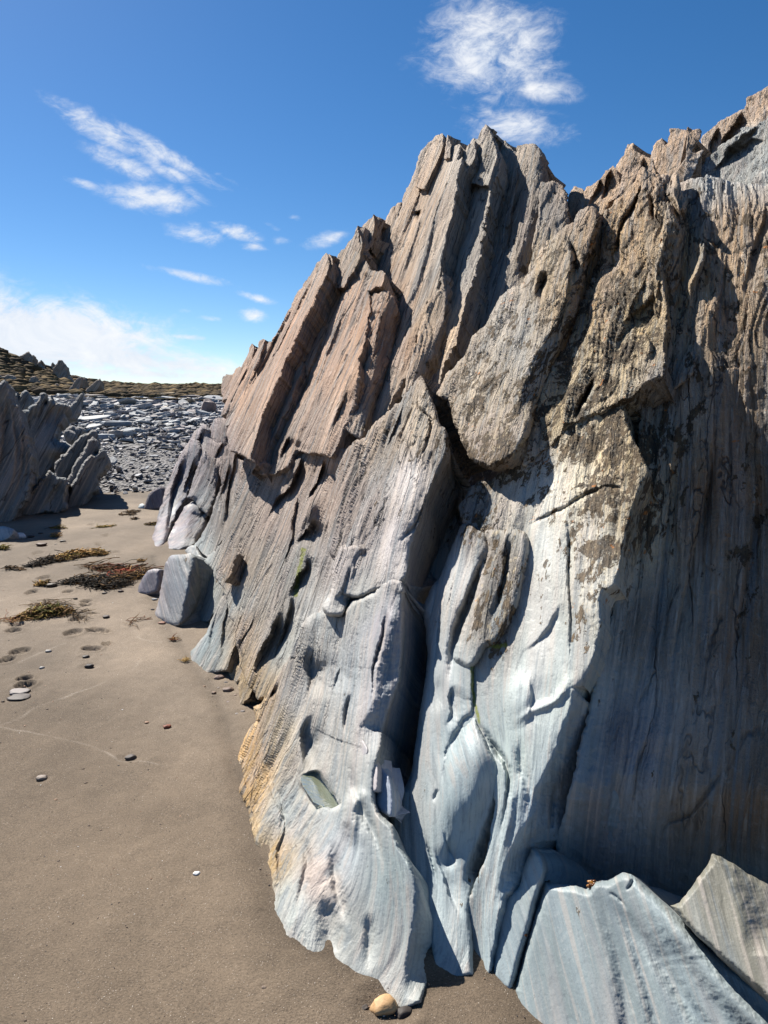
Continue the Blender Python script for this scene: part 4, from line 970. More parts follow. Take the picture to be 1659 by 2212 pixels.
# middle rough face
cs(cv('B', [(395, 1480), (480, 1430), (560, 1470), (690, 1420), (800, 1430), (870, 1455), (930, 1420), (1000, 1400), (1062, 1365), (1150, 1300), (1160, 1500), (1120, 1800), (1085, 1960), (1060, 2060), (1010, 2150), (990, 2260), 'C', (1010, 720), (900, 850), (820, 960), (720, 1040), (640, 1110), (560, 1150), (480, 980), (430, 760), (380, 560), (310, 430), (260, 400), 'B', (240, 1960), (310, 1770), (360, 1620)]),
   off=.00, bev=4, jag=3, thick=.4, rough=1.05,
   feats=[('step:B', [(610, 1380), (590, 1450), (565, 1500)], 5, .08, 28), ('step:B', [(700, 1430), (690, 1530), (640, 1640), (580, 1690), (515, 1790)], 6, .13, 38), ('step:K', [(800, 540), (760, 640), (700, 780), (600, 930), (530, 1040)], 5, .12, 34),
          ('step:K', [(660, 1180), (610, 1290), (540, 1350), (440, 1480)], 5, .11, 36), ('step:K', [(490, 850), (420, 1130), (400, 1260), (410, 1390), (330, 1640), (240, 1780)], 5, .07, 30), ('step:K', [(960, 620), (980, 700), (900, 820)], 5, .05, 22),
          ('step:K', [(550, 1560), (540, 1680), (480, 1780), (420, 1900), (340, 2080)], 6, .10, 32), ('step:K', [(260, 880), (180, 1100), (60, 1300)], 5, .04, 30), ('blob:K', 600, 1100, 70, 160, 24, .04), ('blob:K', 230, 690, 90, 120, 24, .04), ('blob:K', 420, 600, 60, 120, 24, .04),
          ('step:C', [(570, 650), (530, 760), (470, 850), (455, 960)], 5, .04, 22), ('step:C', [(690, 660), (640, 800), (580, 920), (550, 1060)], 7, .11, 40), ('step:C', [(760, 560), (720, 700), (680, 820), (610, 960)], 6, .08, 34)],
   algae=[('K', [(530, 1520), (460, 1800), (420, 2000)], 7), ('C', [(960, 740), (960, 840)], 4)])
# bent finger
cs(cv('C', [(985, 400), (1010, 345), (1060, 322), (1128, 305), (1147, 335), (1142, 420), (1112, 520), (1080, 600), (1040, 660), (1000, 700), (950, 705), (928, 660), (965, 580), (985, 490)]),
   off=.12, bev=10, bh=.05, jag=1.5, thick=.2, smooth=True, rough=.8, feats=[('crease:C', [(1080, 330), (1065, 430), (1040, 520), (960, 650)], .0036, 5), ('groove:C', [(1060, 420), (1040, 540), (980, 640)], 3, .02)])

# dark laminated strip behind the purple rock
cs(cv('I', [(640, 2050), (700, 1960), (790, 1800), (850, 1600), (900, 1400), (870, 1330), (900, 1240), (960, 1180), (1010, 1050), (1000, 930), (960, 800), (1060, 760), (1150, 700), (1200, 780), (1130, 1000), (1080, 1200), (1160, 1250), (1150, 1380), (1090, 1560), (1060, 1700), (1000, 1840), (900, 2000), (860, 2130), (780, 2180), (700, 2150)]),
   off=.02, bev=4, jag=3, thick=.4, rough=1.2, contact=cv('I',[(620,2100),(780,2180)]), feats=[('step:I', [(1100, 1050), (1040, 1250), (990, 1400), (960, 1550), (930, 1750), (880, 1950)], 5, .10, 22), ('step:I', [(1000, 1240), (930, 1420), (860, 1640)], 5, .09, 20)])
# foot slabs on the sand
cs(cv('C', [(165, 345), (190, 325), (232, 322), (252, 370), (300, 400), (350, 430), (380, 500), (400, 620), (380, 700), (330, 700), (300, 735), (262, 735), (228, 690), (285, 505), (250, 430)]), off=.03, bev=5, jag=2, thick=.4, rough=.8, contact=cv('C',[(262,735),(300,735)]), white=[('C', [(190, 330), (240, 400), (300, 440)], 9)])
cs(cv('C', [(186, 970), (192, 890), (250, 830), (278, 800), (302, 740), (330, 650), (370, 600), (420, 520), (470, 480), (520, 520), (520, 640), (470, 780), (430, 900), (400, 1000), (335, 1000), (280, 1020), (232, 990)]), off=.03, bev=6, jag=2, thick=.4, contact=cv('C',[(190,970),(280,1015),(340,1000)]), white=[('C', [(186, 975), (232, 985), (280, 1018), (340, 1000)], 3)],
   feats=[('step:C', [(420, 560), (390, 720), (370, 860), (350, 980)], 5, .035, 28), ('step:C', [(350, 640), (310, 800), (300, 960)], 5, .02, 28)])
cs(cv('C', [(402, 990), (420, 900), (448, 780), (500, 690), (530, 620), (570, 570), (600, 540), (660, 560), (700, 640), (650, 800), (610, 950), (570, 1060), (530, 1150), (475, 1192), (456, 1060), (410, 1062)]), off=.05, bev=5, jag=2.5, thick=.4, rough=1.1, contact=cv('C',[(405,1010),(460,1120),(478,1190)]),
   feats=[('step:C', [(520, 680), (490, 820), (470, 960), (440, 1060)], 5, .05, 18), ('step:C', [(590, 800), (570, 950), (520, 1080)], 6, .07, 26), ('groove:C', [(470, 840), (455, 1000)], 5, .03)])
cs(cv('C', [(372, 470), (400, 400), (430, 340), (455, 345), (470, 370), (440, 440), (420, 500), (390, 525)]), off=.09, bev=6, jag=2, thick=.2, rough=1.2)

# foreground mass, smoothed by the sea
cs(cv('E', [(28, 215), (60, 100), (112, 18), 'C', (530, 1185), (565, 1165), (600, 1120), (650, 1050), (720, 960), (780, 850), (810, 760), (860, 700), (950, 660), (1000, 690), (1080, 620), (1150, 590), (1185, 560), (1207, 525), (1237, 500), (1280, 488), (1335, 500), (1356, 560), (1347, 640), (1350, 720), (1350, 800), (1345, 950), (1335, 1050), (1300, 1150), (1270, 1250), (1245, 1400), 'E', (696, 190), (682, 260), (676, 340), (682, 400), (696, 445), (750, 500), (790, 600), (830, 660), (880, 760), (920, 880), (945, 960), (953, 1050), (940, 1150), (915, 1250), (890, 1330), (800, 1370), (700, 1340), (600, 1240), (520, 1180), (440, 1180), (300, 1180), (270, 1080), (200, 1000), (168, 955), (150, 800), (120, 640), (85, 440), (50, 330)]),
   off=.12, curl=.5, bev=11, bh=.045, jag=1.2, thick=.45, step=1.9, contact=cv('U',[(516,1660),(545,1800),(580,1930),(640,2038),(760,2066),(810,2130),(880,2150)]),
   feats=[('crease:C', [(1260, 488), (1235, 560), (1245, 650), (1255, 730), (1225, 860), (1195, 1000), (1185, 1130), (1160, 1210), (1110, 1300), (1110, 1420), (1130, 1500)], .0022, 9), ('crack:C', [(1245, 640), (1235, 800), (1190, 980), (1185, 1130), (1150, 1200)], 3, .03),
          ('crease:E', [(690, 420), (760, 560), (830, 700), (850, 850), (835, 1000), (805, 1150), (780, 1300)], .0034, 14, 70),
          ('step:C', [(850, 860), (830, 960), (835, 1060), (810, 1160)], 12, .05, 48), ('groove:C', [(900, 930), (890, 1050), (930, 1150)], 16, .03), ('step:C', [(870, 1220), (815, 1300), (805, 1420), (810, 1560)], 10, .055, 40), ('groove:C', [(860, 1300), (850, 1500), (870, 1600)], 14, .03),
          ('step:C', [(1010, 960), (970, 1030), (950, 1110)], 5, .03, 20), ('crack:C', [(1060, 1110), (1035, 1260), (1040, 1360)], 4, .025), ('crack:C', [(700, 1080), (630, 1160), (600, 1250)], 5, .05), ('pool:E', [(328, 284), (360, 268), (402, 262), (428, 300), (452, 340), (484, 372), (500, 408), (466, 418), (424, 410), (384, 386), (348, 332)], (436, 414)), ('groove:E', [(450, 820), (465, 980), (460, 1180)], 22, .02),
          ('step:E', [(135, 20), (130, 120), (180, 300), (240, 500), (200, 650), (250, 850), (280, 980)], 5, .025, 24), ('step:E', [(190, 100), (175, 220), (230, 400), (210, 560), (240, 760)], 5, .018, 24), ('step:E', [(70, 120), (90, 300), (130, 500), (150, 700), (170, 900)], 6, .015, 24),
          ('groove:E', [(560, 200), (600, 380), (680, 560), (740, 760)], 8, .012), ('ridge:E', [(640, 330), (560, 440), (600, 620)], 16, .025), ('groove:E', [(320, 540), (360, 680), (330, 860), (290, 960)], 9, .018), ('groove:E', [(480, 560), (500, 780), (560, 1000)], 10, .018), ('blob:E', 400, 350, 80, 60, 40, -.03),
          ('groove:E', [(640, 900), (650, 1050), (640, 1200)], 12, .012)])
# small chips on its right edge
cs(cv('E', [(592, 118), (603, 106), (622, 112), (640, 160), (632, 215), (650, 300), (662, 340), (640, 320), (600, 240), (585, 180)]), off=.06, bev=6, jag=1, thick=.09, amp=.3, smooth=True, rough=.4, tint=(176, 172, 172))
cs(cv('E', [(632, 170), (655, 172), (680, 215), (686, 290), (680, 340), (660, 345), (640, 290), (632, 230)]), off=.055, bev=7, jag=1, thick=.09, amp=.3, smooth=True, rough=.3, tint=(206, 198, 196))
cs(cv('E', [(672, 215), (700, 235), (730, 270), (748, 330), (752, 400), (748, 462), (715, 450), (685, 420), (676, 380), (690, 320), (684, 260)]), off=.02, tw=-.1, bev=8, jag=1, thick=.09, amp=.3, smooth=True, rough=.2, tint=(170, 180, 196))

# purple rock at the far foot of the cliff
PUR = dict(contact=cv('I',[(215,2110),(330,2100),(380,2105),(540,2095),(240,1950),(860,2130)]), bev=14, jag=2, thick=.6, rough=.9)
cs(cv('I', [(790, 900), (820, 830), (860, 810), (960, 815), (1000, 870), (990, 960), (960, 1080), (840, 1120), (770, 1010)]), off=.18, **PUR)
cs(cv('I', [(600, 1030), (640, 960), (690, 930), (740, 880), (790, 930), (800, 1000), (870, 1030), (900, 1000), (960, 1060), (1010, 1080), (1040, 1160), (960, 1250), (880, 1330), (760, 1330), (640, 1280), (560, 1200)]), off=.22, feats=[('step:I', [(700, 930), (710, 1000), (640, 1100)], 6, .10, 20), ('step:I', [(920, 1010), (860, 1150), (800, 1230)], 6, .1, 20)], **PUR)
cs(cv('I', [(560, 1580), (600, 1500), (650, 1330), (690, 1200), (740, 1120), (800, 1180), (860, 1200), (880, 1300), (860, 1450), (830, 1600), (760, 1760), (700, 1700), (640, 1620)]), off=.24, tw=-.5, **PUR)
cs(cv('I', [(205, 2110), (230, 1980), (280, 1790), (330, 1640), (380, 1490), (440, 1330), (500, 1210), (560, 1100), (620, 1000), (690, 1040), (720, 1110), (700, 1190), (650, 1330), (600, 1480), (580, 1580), (520, 1680), (460, 1800), (400, 1900), (360, 2040), (330, 2100), (280, 2125)]), off=.30,
   feats=[('step:I', [(600, 1120), (540, 1250), (470, 1420), (420, 1580), (390, 1780), (370, 1960), (330, 2090)], 8, .16, 22), ('step:I', [(660, 1180), (610, 1320), (560, 1480), (500, 1640)], 7, .10, 18), ('step:I', [(420, 1480), (370, 1620), (310, 1800), (280, 1950)], 6, .05, 16)],
   white=[('I', [(500, 1500), (440, 1680), (420, 1850)], 7), ('I', [(210, 2110), (290, 2120), (340, 2080)], 4)], **PUR)
cs(cv('I', [(355, 2100), (380, 1990), (450, 1830), (540, 1680), (620, 1615), (680, 1650), (720, 1720), (790, 1730), (780, 1830), (720, 1930), (640, 2040), (540, 2095), (420, 2110)]), off=.30, feats=[('crease:I', [(620, 1615), (560, 1800), (530, 1960), (520, 2090)], .0035, 6)], white=[('I', [(370, 2090), (400, 1950), (440, 1860)], 5), ('I', [(560, 1680), (640, 1620)], 3)], **PUR)

# ------------------------------------------------------------------ rocks standing free of the cliff
def gp(x, y): return ground(x, y)

# boulders at the lower right
def boulder(pts, contact, n, name='boulder', label=None, cat='boulder', T=None, group=None, **k):
    k.setdefault('curl', 0.); k.setdefault('gdir', (30, 100))
    c = ground(*contact) if T is None else CAM + ray(*contact) * T
    o = slab(pts, plane=(c, n), name=name, **k)
    meta(o, label, cat, group); return o
_bn = np.array([-.68, -.40, .60]); BT = float(((ground(1118, 2150) - CAM) @ _bn) / (ray(1330, 1905) @ _bn))
PALE = (144, 156, 158)
boulder(cv('F', [(383, 705), (415, 712), (448, 740), (470, 790), (478, 830), (452, 890), (415, 1000), (375, 1150), (330, 1300), (300, 1420), (280, 1500), (220, 1480), (150, 1400), (165, 1370), (190, 1100), (218, 1010), (240, 960), (310, 910), (338, 800)]), (1090, 2120), (-.72, -.42, .55),
        bev=16, bh=.05, jag=1, thick=.35, rough=.3, feats=[('crease:F', [(400, 700), (440, 790), (430, 890)], .003, 6)], label='narrow pale blade of rock left of the long mossy crack', cat='rock', name='narrow_rock')
boulder(cv('F', [(455, 893), (500, 898), (560, 905), (630, 912), (684, 934), (700, 905), (720, 885), (748, 876), (790, 882), (830, 855), (875, 838), (920, 850), (960, 885), (1020, 940), (1100, 1010), (1200, 1110), (1320, 1230), (1450, 1340), (1660, 1490), (1900, 1700), (1900, 2100), (200, 2100), (230, 1700), (290, 1560), (285, 1480), (310, 1390), (370, 1160), (420, 990)]), (1118, 2150), (-.68, -.40, .60),
        bev=18, bh=.045, jag=1, thick=.6, rough=.7, tint=PALE, feats=[('crease:F', [(560, 880), (640, 1000), (700, 1150), (760, 1330), (800, 1500), (830, 1900), (900, 3200)], .0004, 20, 200), ('groove:F', [(670, 900), (790, 1100), (860, 1350), (900, 1700), (960, 2600)], 16, .012), ('groove:F', [(700, 900), (900, 1150), (1000, 1420), (1080, 1750), (1240, 2600)], 14, .010),
        ('groove:F', [(760, 960), (900, 1090), (1060, 1300), (1300, 1650), (1800, 2300)], 16, .016), ('ridge:F', [(860, 830), (1020, 1000), (1250, 1260), (1500, 1560), (2300, 2300)], 26, .03), ('crack:F', [(935, 870), (915, 910), (890, 945)], 3, .014), ('crack:F', [(790, 940), (850, 985), (905, 1050)], 3, .006)],
        label='broad smooth blue-grey boulder with a cracked crest filling the bottom right foreground')
boulder(cv('F', [(1355, 740), (1400, 752), (1480, 800), (1560, 850), (1659, 905), (1800, 980), (2000, 1080), (2000, 1800), (1800, 1650), (1560, 1440), (1400, 1300), (1250, 1160), (1130, 1020), (1180, 1000), (1240, 930), (1300, 850), (1340, 790)]), (1560, 1960), (-.52, -.42, .74), T=BT - .22,
        bev=12, bh=.04, jag=1.5, thick=.5, rough=.5, tint=(126, 124, 112), feats=[('crease:F', [(1355, 740), (1440, 900), (1500, 1100), (1520, 1300)], .001, 16)], label='pointed pale boulder at the right edge of the foreground')

# standing stones on the sand left of the cliff
boulder(cv('H', [(1008, 682), (1018, 620), (1030, 560), (1045, 480), (1060, 410), (1078, 335), (1108, 288), (1150, 278), (1200, 274), (1245, 274), (1280, 298), (1292, 340), (1303, 420), (1303, 520), (1275, 620), (1225, 690), (1175, 735), (1115, 745), (1050, 715)]), cv('H', [(1115, 732)])[0], (-.62, -.55, .50),
        bev=12, bh=.035, jag=1.2, thick=.32, rough=.8, smooth=True, feats=[('creasel:H', [(1108, 270), (1085, 400), (1050, 560), (1030, 700)], .0016, 8, 40), ('crease:H', [(1195, 272), (1225, 360), (1215, 470), (1190, 600), (1150, 735)], .0062, 6), ('step:H', [(1110, 290), (1085, 420), (1060, 600)], 6, -.012, 20)], white=[('H', [(1010, 680), (1060, 705), (1130, 732), (1170, 725)], 2.5)],
        name='standing_stone', label='upright lilac-grey stone slab standing in the sand beside the cliff foot', cat='rock')
boulder(cv('H', [(890, 528), (900, 490), (920, 440), (942, 400), (962, 380), (1000, 369), (1040, 370), (1062, 385), (1062, 450), (1040, 500), (1010, 525), (960, 538), (915, 540)]), cv('H', [(930, 535)])[0], (-.5, -.7, .5),
        bev=8, jag=1, thick=.35, rough=.8, tint=(128, 122, 130), feats=[('crease:H', [(1015, 366), (1020, 440), (1005, 530)], .005, 5)], name='standing_stone', label='small dark purple stone leaning behind the upright lilac slab', cat='rock')
boulder(cv('G', [(925, 1148), (945, 1100), (965, 1055), (985, 1028), (1030, 1005), (1062, 998), (1085, 1020), (1090, 1090), (1060, 1135), (1000, 1145), (960, 1150)]), cv('G', [(955, 1148)])[0], (-.2, -.85, .4),
        bev=5, jag=1.2, thick=.5, rough=.9, tint=(124, 116, 124), name='low_rock', label='low dark purple rock on the sand at the end of the beach', cat='rock')
boulder(cv('G', [(893, 1140), (905, 1110), (925, 1104), (945, 1120), (935, 1142), (910, 1147)]), cv('G', [(915, 1146)])[0], (-.3, -.75, .6),
        bev=5, jag=.8, thick=.2, rough=.5, tint=(196, 206, 210), name='pale_stone', label='small whitish stone against the low purple rock', cat='stone')

# water in the hollow of the near rock
def build_pool():
    m, nt, b = mat_new('clear_water'); b.inputs['Base Color'].default_value = (.30, .33, .22, 1); b.inputs['Roughness'].default_value = .04; b.inputs['IOR'].default_value = 1.33; b.inputs['Transmission Weight'].default_value = .65
    t = NT(nt); geo = nd('ShaderNodeNewGeometry', nt); t.L(t.bump(t.noise(geo.outputs['Position'], 70, 3), .35, .004), b.inputs['Normal'])
    for pq, z0 in POOLS:
        g = ground(pq[:, 0], pq[:, 1], z0); cen = g.mean(0); n = len(g); out_ = cen + (g - cen) * 1.06
        V = np.vstack([out_, cen[None]]); F = [(i, (i + 1) % n, n) for i in range(n)]
        meta(mesh_obj('rock_pool', V, F, m, origin=cen), 'little clear rock pool held in a hollow of the nearest rock', 'rock pool')
build_pool()

# outcrop on the left, seen against the light
left = meta(empty('rock_outcrop', tuple(ground(150, 1125))), 'shaded outcrop of leaning grey rock blades on the left of the beach', 'outcrop')
def jl(pts, g, n, back=0., **k):
    c = ground(*cv('J', [g])[0]); c = c + np.array([0, back, 0])
    kw = dict(bev=7, bh=.12, jag=3.6, thick=1.0, parent=left, step=2.0, tint=(124, 126, 126), rough=1.1, amp=1.6, curl=0.); kw.update(k)
    return slab(cv('J', pts), plane=(c, n), **kw)
FN = (.36, -.92, .16)
jl([(-700, 600), (-300, 480), (-100, 560), (0, 545), (50, 515), (72, 540), (110, 630), (118, 690), (150, 760), (205, 870), (260, 1000), (330, 1250), (360, 1500), (300, 1800), (150, 2030), (0, 2120), (-300, 2250), (-700, 2300)], (100, 2020), FN, -.2, feats=[('step:J', [(60, 560), (60, 900), (20, 1300), (-60, 1700)], 5, .12, 22), ('step:J', [(180, 830), (240, 1100), (220, 1500), (120, 1900)], 5, .12, 22), ('step:J', [(270, 1100), (290, 1400), (220, 1800)], 5, .1, 20), ('step:J', [(-60, 600), (20, 900), (10, 1300), (-60, 1700)], 6, .15, 40), ('step:J', [(100, 700), (150, 1000), (170, 1400), (80, 1800)], 6, .15, 40)])
jl([(200, 872), (240, 850), (290, 820), (340, 775), (400, 735), (430, 690), (445, 665), (480, 648), (502, 690), (492, 760), (540, 705), (556, 680), (570, 740), (600, 762), (640, 742), (722, 760), (742, 800), (700, 880), (720, 920), (660, 990), (625, 1010), (612, 1080), (600, 1130), (640, 1190), (700, 1180), (765, 1200), (720, 1330), (600, 1450), (500, 1550), (380, 1650), (200, 1850), (180, 1300)], (400, 1800), FN, .9, feats=[('step:J', [(440, 690), (380, 850), (340, 1100)], 5, .13, 18), ('step:J', [(560, 720), (520, 850), (430, 1010), (380, 1250)], 5, .13, 18), ('step:J', [(690, 760), (610, 900), (560, 1100)], 5, .13, 18), ('step:J', [(250, 860), (230, 1100), (240, 1400)], 5, .13, 18), ('step:J', [(490, 700), (430, 850), (400, 1000)], 5, .15, 25), ('step:J', [(600, 770), (500, 930), (460, 1100)], 5, .15, 25), ('step:J', [(370, 780), (300, 950), (300, 1200)], 5, .15, 25), ('blob:J', 640, 1260, 120, 90, 0, .25)])
jl([(143, 757), (200, 700), (240, 655), (275, 622), (300, 650), (332, 690), (352, 730), (320, 800), (250, 860), (180, 840)], (300, 1700), FN, 1.4)
jl([(118, 700), (150, 680), (176, 615), (182, 690), (150, 750), (130, 740)], (300, 1700), FN, 1.2, thick=.3)
jl([(590, 1400), (640, 1360), (700, 1310), (760, 1230), (800, 1185), (860, 1115), (920, 1090), (962, 1085), (985, 1050), (1005, 1038), (1045, 1055), (1062, 1100), (1066, 1200), (1000, 1330), (850, 1530), (700, 1700), (600, 1650)], (700, 1850), FN, .55, tw=0)
jl([(780, 1442), (840, 1350), (900, 1260), (930, 1200), (962, 1155), (1012, 1120), (1040, 1140), (1062, 1220), (1052, 1400), (900, 1640), (750, 1800), (690, 1700)], (750, 1880), FN, .25)
jl([(883, 1444), (930, 1370), (960, 1320), (992, 1298), (1012, 1312), (1050, 1300), (1090, 1275), (1122, 1245), (1172, 1335), (1180, 1405), (1130, 1500), (1085, 1545), (1055, 1690), (900, 1860), (760, 1930), (690, 1900), (760, 1650)], (820, 1875), FN, .0)
jl([(410, 1610), (460, 1560), (500, 1520), (516, 1490), (532, 1477), (560, 1492), (590, 1520), (622, 1556), (650, 1562), (712, 1568), (722, 1620), (745, 1610), (765, 1630), (720, 1680), (705, 1800), (740, 1900), (640, 1950), (450, 1960), (150, 2020), (200, 1880), (300, 1750)], (420, 1945), FN, -.25, feats=[('step:J', [(700, 1580), (600, 1660), (520, 1800), (420, 1930)], 5, .14, 30), ('step:J', [(510, 1530), (400, 1680), (250, 1880)], 5, .12, 30), ('step:J', [(640, 1640), (560, 1800), (500, 1920)], 5, .1, 22)])
jl([(690, 900), (720, 850), (760, 800), (810, 750), (845, 690), (862, 655), (902, 625), (892, 700), (872, 780), (862, 862), (800, 930), (720, 950)], (700, 1500), FN, 2.0, thick=.5)
jl([(690, 1090), (700, 1060), (760, 1055), (820, 1090), (840, 1140), (790, 1190), (720, 1180)], (750, 1600), FN, 1.1, thick=.5, rough=1.3)
jl([(720, 1010), (780, 990), (830, 1020), (900, 1010), (940, 1060), (880, 1120), (800, 1150), (740, 1100)], (750, 1600), FN, 1.3, thick=.5, rough=1.3)
jl([(15, 1960), (50, 1910), (90, 1875), (120, 1870), (134, 1900), (120, 1960), (90, 2010), (40, 2040), (5, 2030)], (60, 2035), (-.1, -.8, .6), 0., thick=.25, bev=9, bh=.05)

# jagged crags on the hillside behind
def crag(pts, D, label, n=(.15, -.93, .33), **k):
    P = np.array(cv('J', pts)); cx, cy = P.mean(0)
    d = ray(cx, cy); c = CAM + d * (D / d[1])
    kw = dict(bev=2.5, jag=1.3, thick=D * .018, step=1.5, tint=(176, 154, 132), rough=1.2, amp=1.6, name='crag', curl=0.); kw.update(k)
    meta(slab(list(map(tuple, P)), plane=(c, n), **kw), label, 'crag', 'crags on the hillside')
crag([(185, 262), (230, 250), (270, 222), (300, 200), (318, 193), (326, 222), (338, 212), (332, 262), (352, 235), (366, 238), (360, 290), (348, 330), (330, 390), (200, 390)], 38, 'broad jagged crag with four points high on the left skyline')
crag([(370, 350), (400, 335), (425, 305), (456, 290), (440, 330), (452, 365), (470, 355), (485, 370), (480, 400), (370, 400)], 40, 'thin curved rock fin on the skyline between two larger crags')
crag([(500, 375), (540, 362), (556, 325), (574, 316), (574, 380), (590, 420), (510, 430)], 42, 'small pointed crag just left of the tallest crag on the skyline')
crag([(570, 390), (600, 350), (620, 335), (632, 300), (655, 293), (680, 295), (688, 335), (708, 335), (712, 380), (722, 432), (772, 490), (775, 560), (590, 580)], 36, 'tallest brown crag on the left skyline')
crag([(745, 610), (780, 560), (800, 530), (830, 500), (850, 484), (882, 480), (872, 560), (852, 670), (755, 670)], 26.6, 'dark leaning slab standing in the grass near the slates')
crag([(880, 545), (895, 510), (913, 480), (916, 502), (900, 570), (870, 590)], 27.5, 'small pale rock point behind the dark leaning slabs')
crag([(905, 660), (940, 610), (980, 570), (1020, 530), (1060, 500), (1092, 484), (1080, 520), (1085, 565), (1055, 605), (1000, 660)], 26.2, 'dark rock prow pointing up to the right above the slates')
crag([(285, 570), (310, 520), (350, 470), (388, 468), (395, 590), (388, 660), (295, 660)], 27.5, 'brown rock fin rising from the grassy slope on the left')
crag([(575, 620), (590, 570), (615, 545), (640, 560), (640, 640), (585, 650)], 26.8, 'low brown rock in the yellow grass below the tallest crag')
crag([(395, 620), (420, 605), (450, 600), (450, 670), (390, 670)], 26.2, 'small dark block at the top edge of the slates on the left')
crag([(-80, 470), (-20, 440), (30, 480), (90, 450), (160, 470), (200, 560), (180, 650), (-80, 650)], 27, 'ragged brown rock ledge at the left edge of the hillside')

# ------------------------------------------------------------------ loose slates on the bank
def slate_material():
    m, nt, b = mat_new('slate_stone'); t = NT(nt); L = t.L
    at = nd('ShaderNodeAttribute', nt, attribute_name='tint'); oi = nd('ShaderNodeObjectInfo', nt)
    geo = nd('ShaderNodeNewGeometry', nt); pos = geo.outputs['Position']
    n = t.noise(pos, 22, 4, .65); r = oi.outputs['Random']
    c = t.mix(r, (.22, .24, .26), (.42, .42, .41)); c = t.mix(t.rng(r, .70, .72, 0, .8), c, (.27, .22, .21)); c = t.mix(t.rng(r, .93, .94, 0, .8), c, (.34, .28, .20))
    c = t.mix(at.outputs['Alpha'], c, at.outputs['Color'])
    c = t.mix(t.rng(n, .45, .7, 0, .45), c, (.12, .115, .11)); c = t.mix(t.rng(n, .42, .3, 0, .3), c, (.42, .42, .41))
    L(c, b.inputs['Base Color']); b.inputs['Roughness'].default_value = .7; b.inputs['Specular IOR Level'].default_value = .35
    L(t.bump(t.noise(pos, 60, 4, .6, 0, (1, 1, 3)), .6, .015), b.inputs['Normal'])
    return m
SLATE = slate_material()

def slate_shape(rn, asp, th):
    """a broken plate: an irregular polygon with a stepped edge"""
    k = int(rn.integers(6, 9)); a = np.sort(rn.uniform(0, 2 * math.pi, k)) * .35 + np.linspace(0, 2 * math.pi, k, endpoint=False) * .65 + rn.uniform(0, 6)
    rad = rn.uniform(.78, 1.12, k)
    ring = np.stack([np.cos(a) * rad, np.sin(a) * rad * asp], -1) * .5
    def lay(f, z, sh=0.): return np.hstack([ring * f + rn.normal(0, .012, ring.shape) + np.array([[sh, sh * .5]]), np.full((k, 1), z) + rn.normal(0, th * .06, (k, 1))])
    V = np.vstack([lay(.92, -th * .5), lay(1.0, -th * .1), lay(.97, th * .38), lay(.86, th * .5), [[0, 0, th * .53 + rn.normal(0, th * .05)]], [[0, 0, -th * .5]]])
    F = []
    for r in range(3):
        for i in range(k): F.append((r * k + i, r * k + (i + 1) % k, (r + 1) * k + (i + 1) % k, (r + 1) * k + i))
    for i in range(k):
        F.append((3 * k + i, 3 * k + (i + 1) % k, 4 * k)); F.append(((i + 1) % k, i, 4 * k + 1))
    return V, F

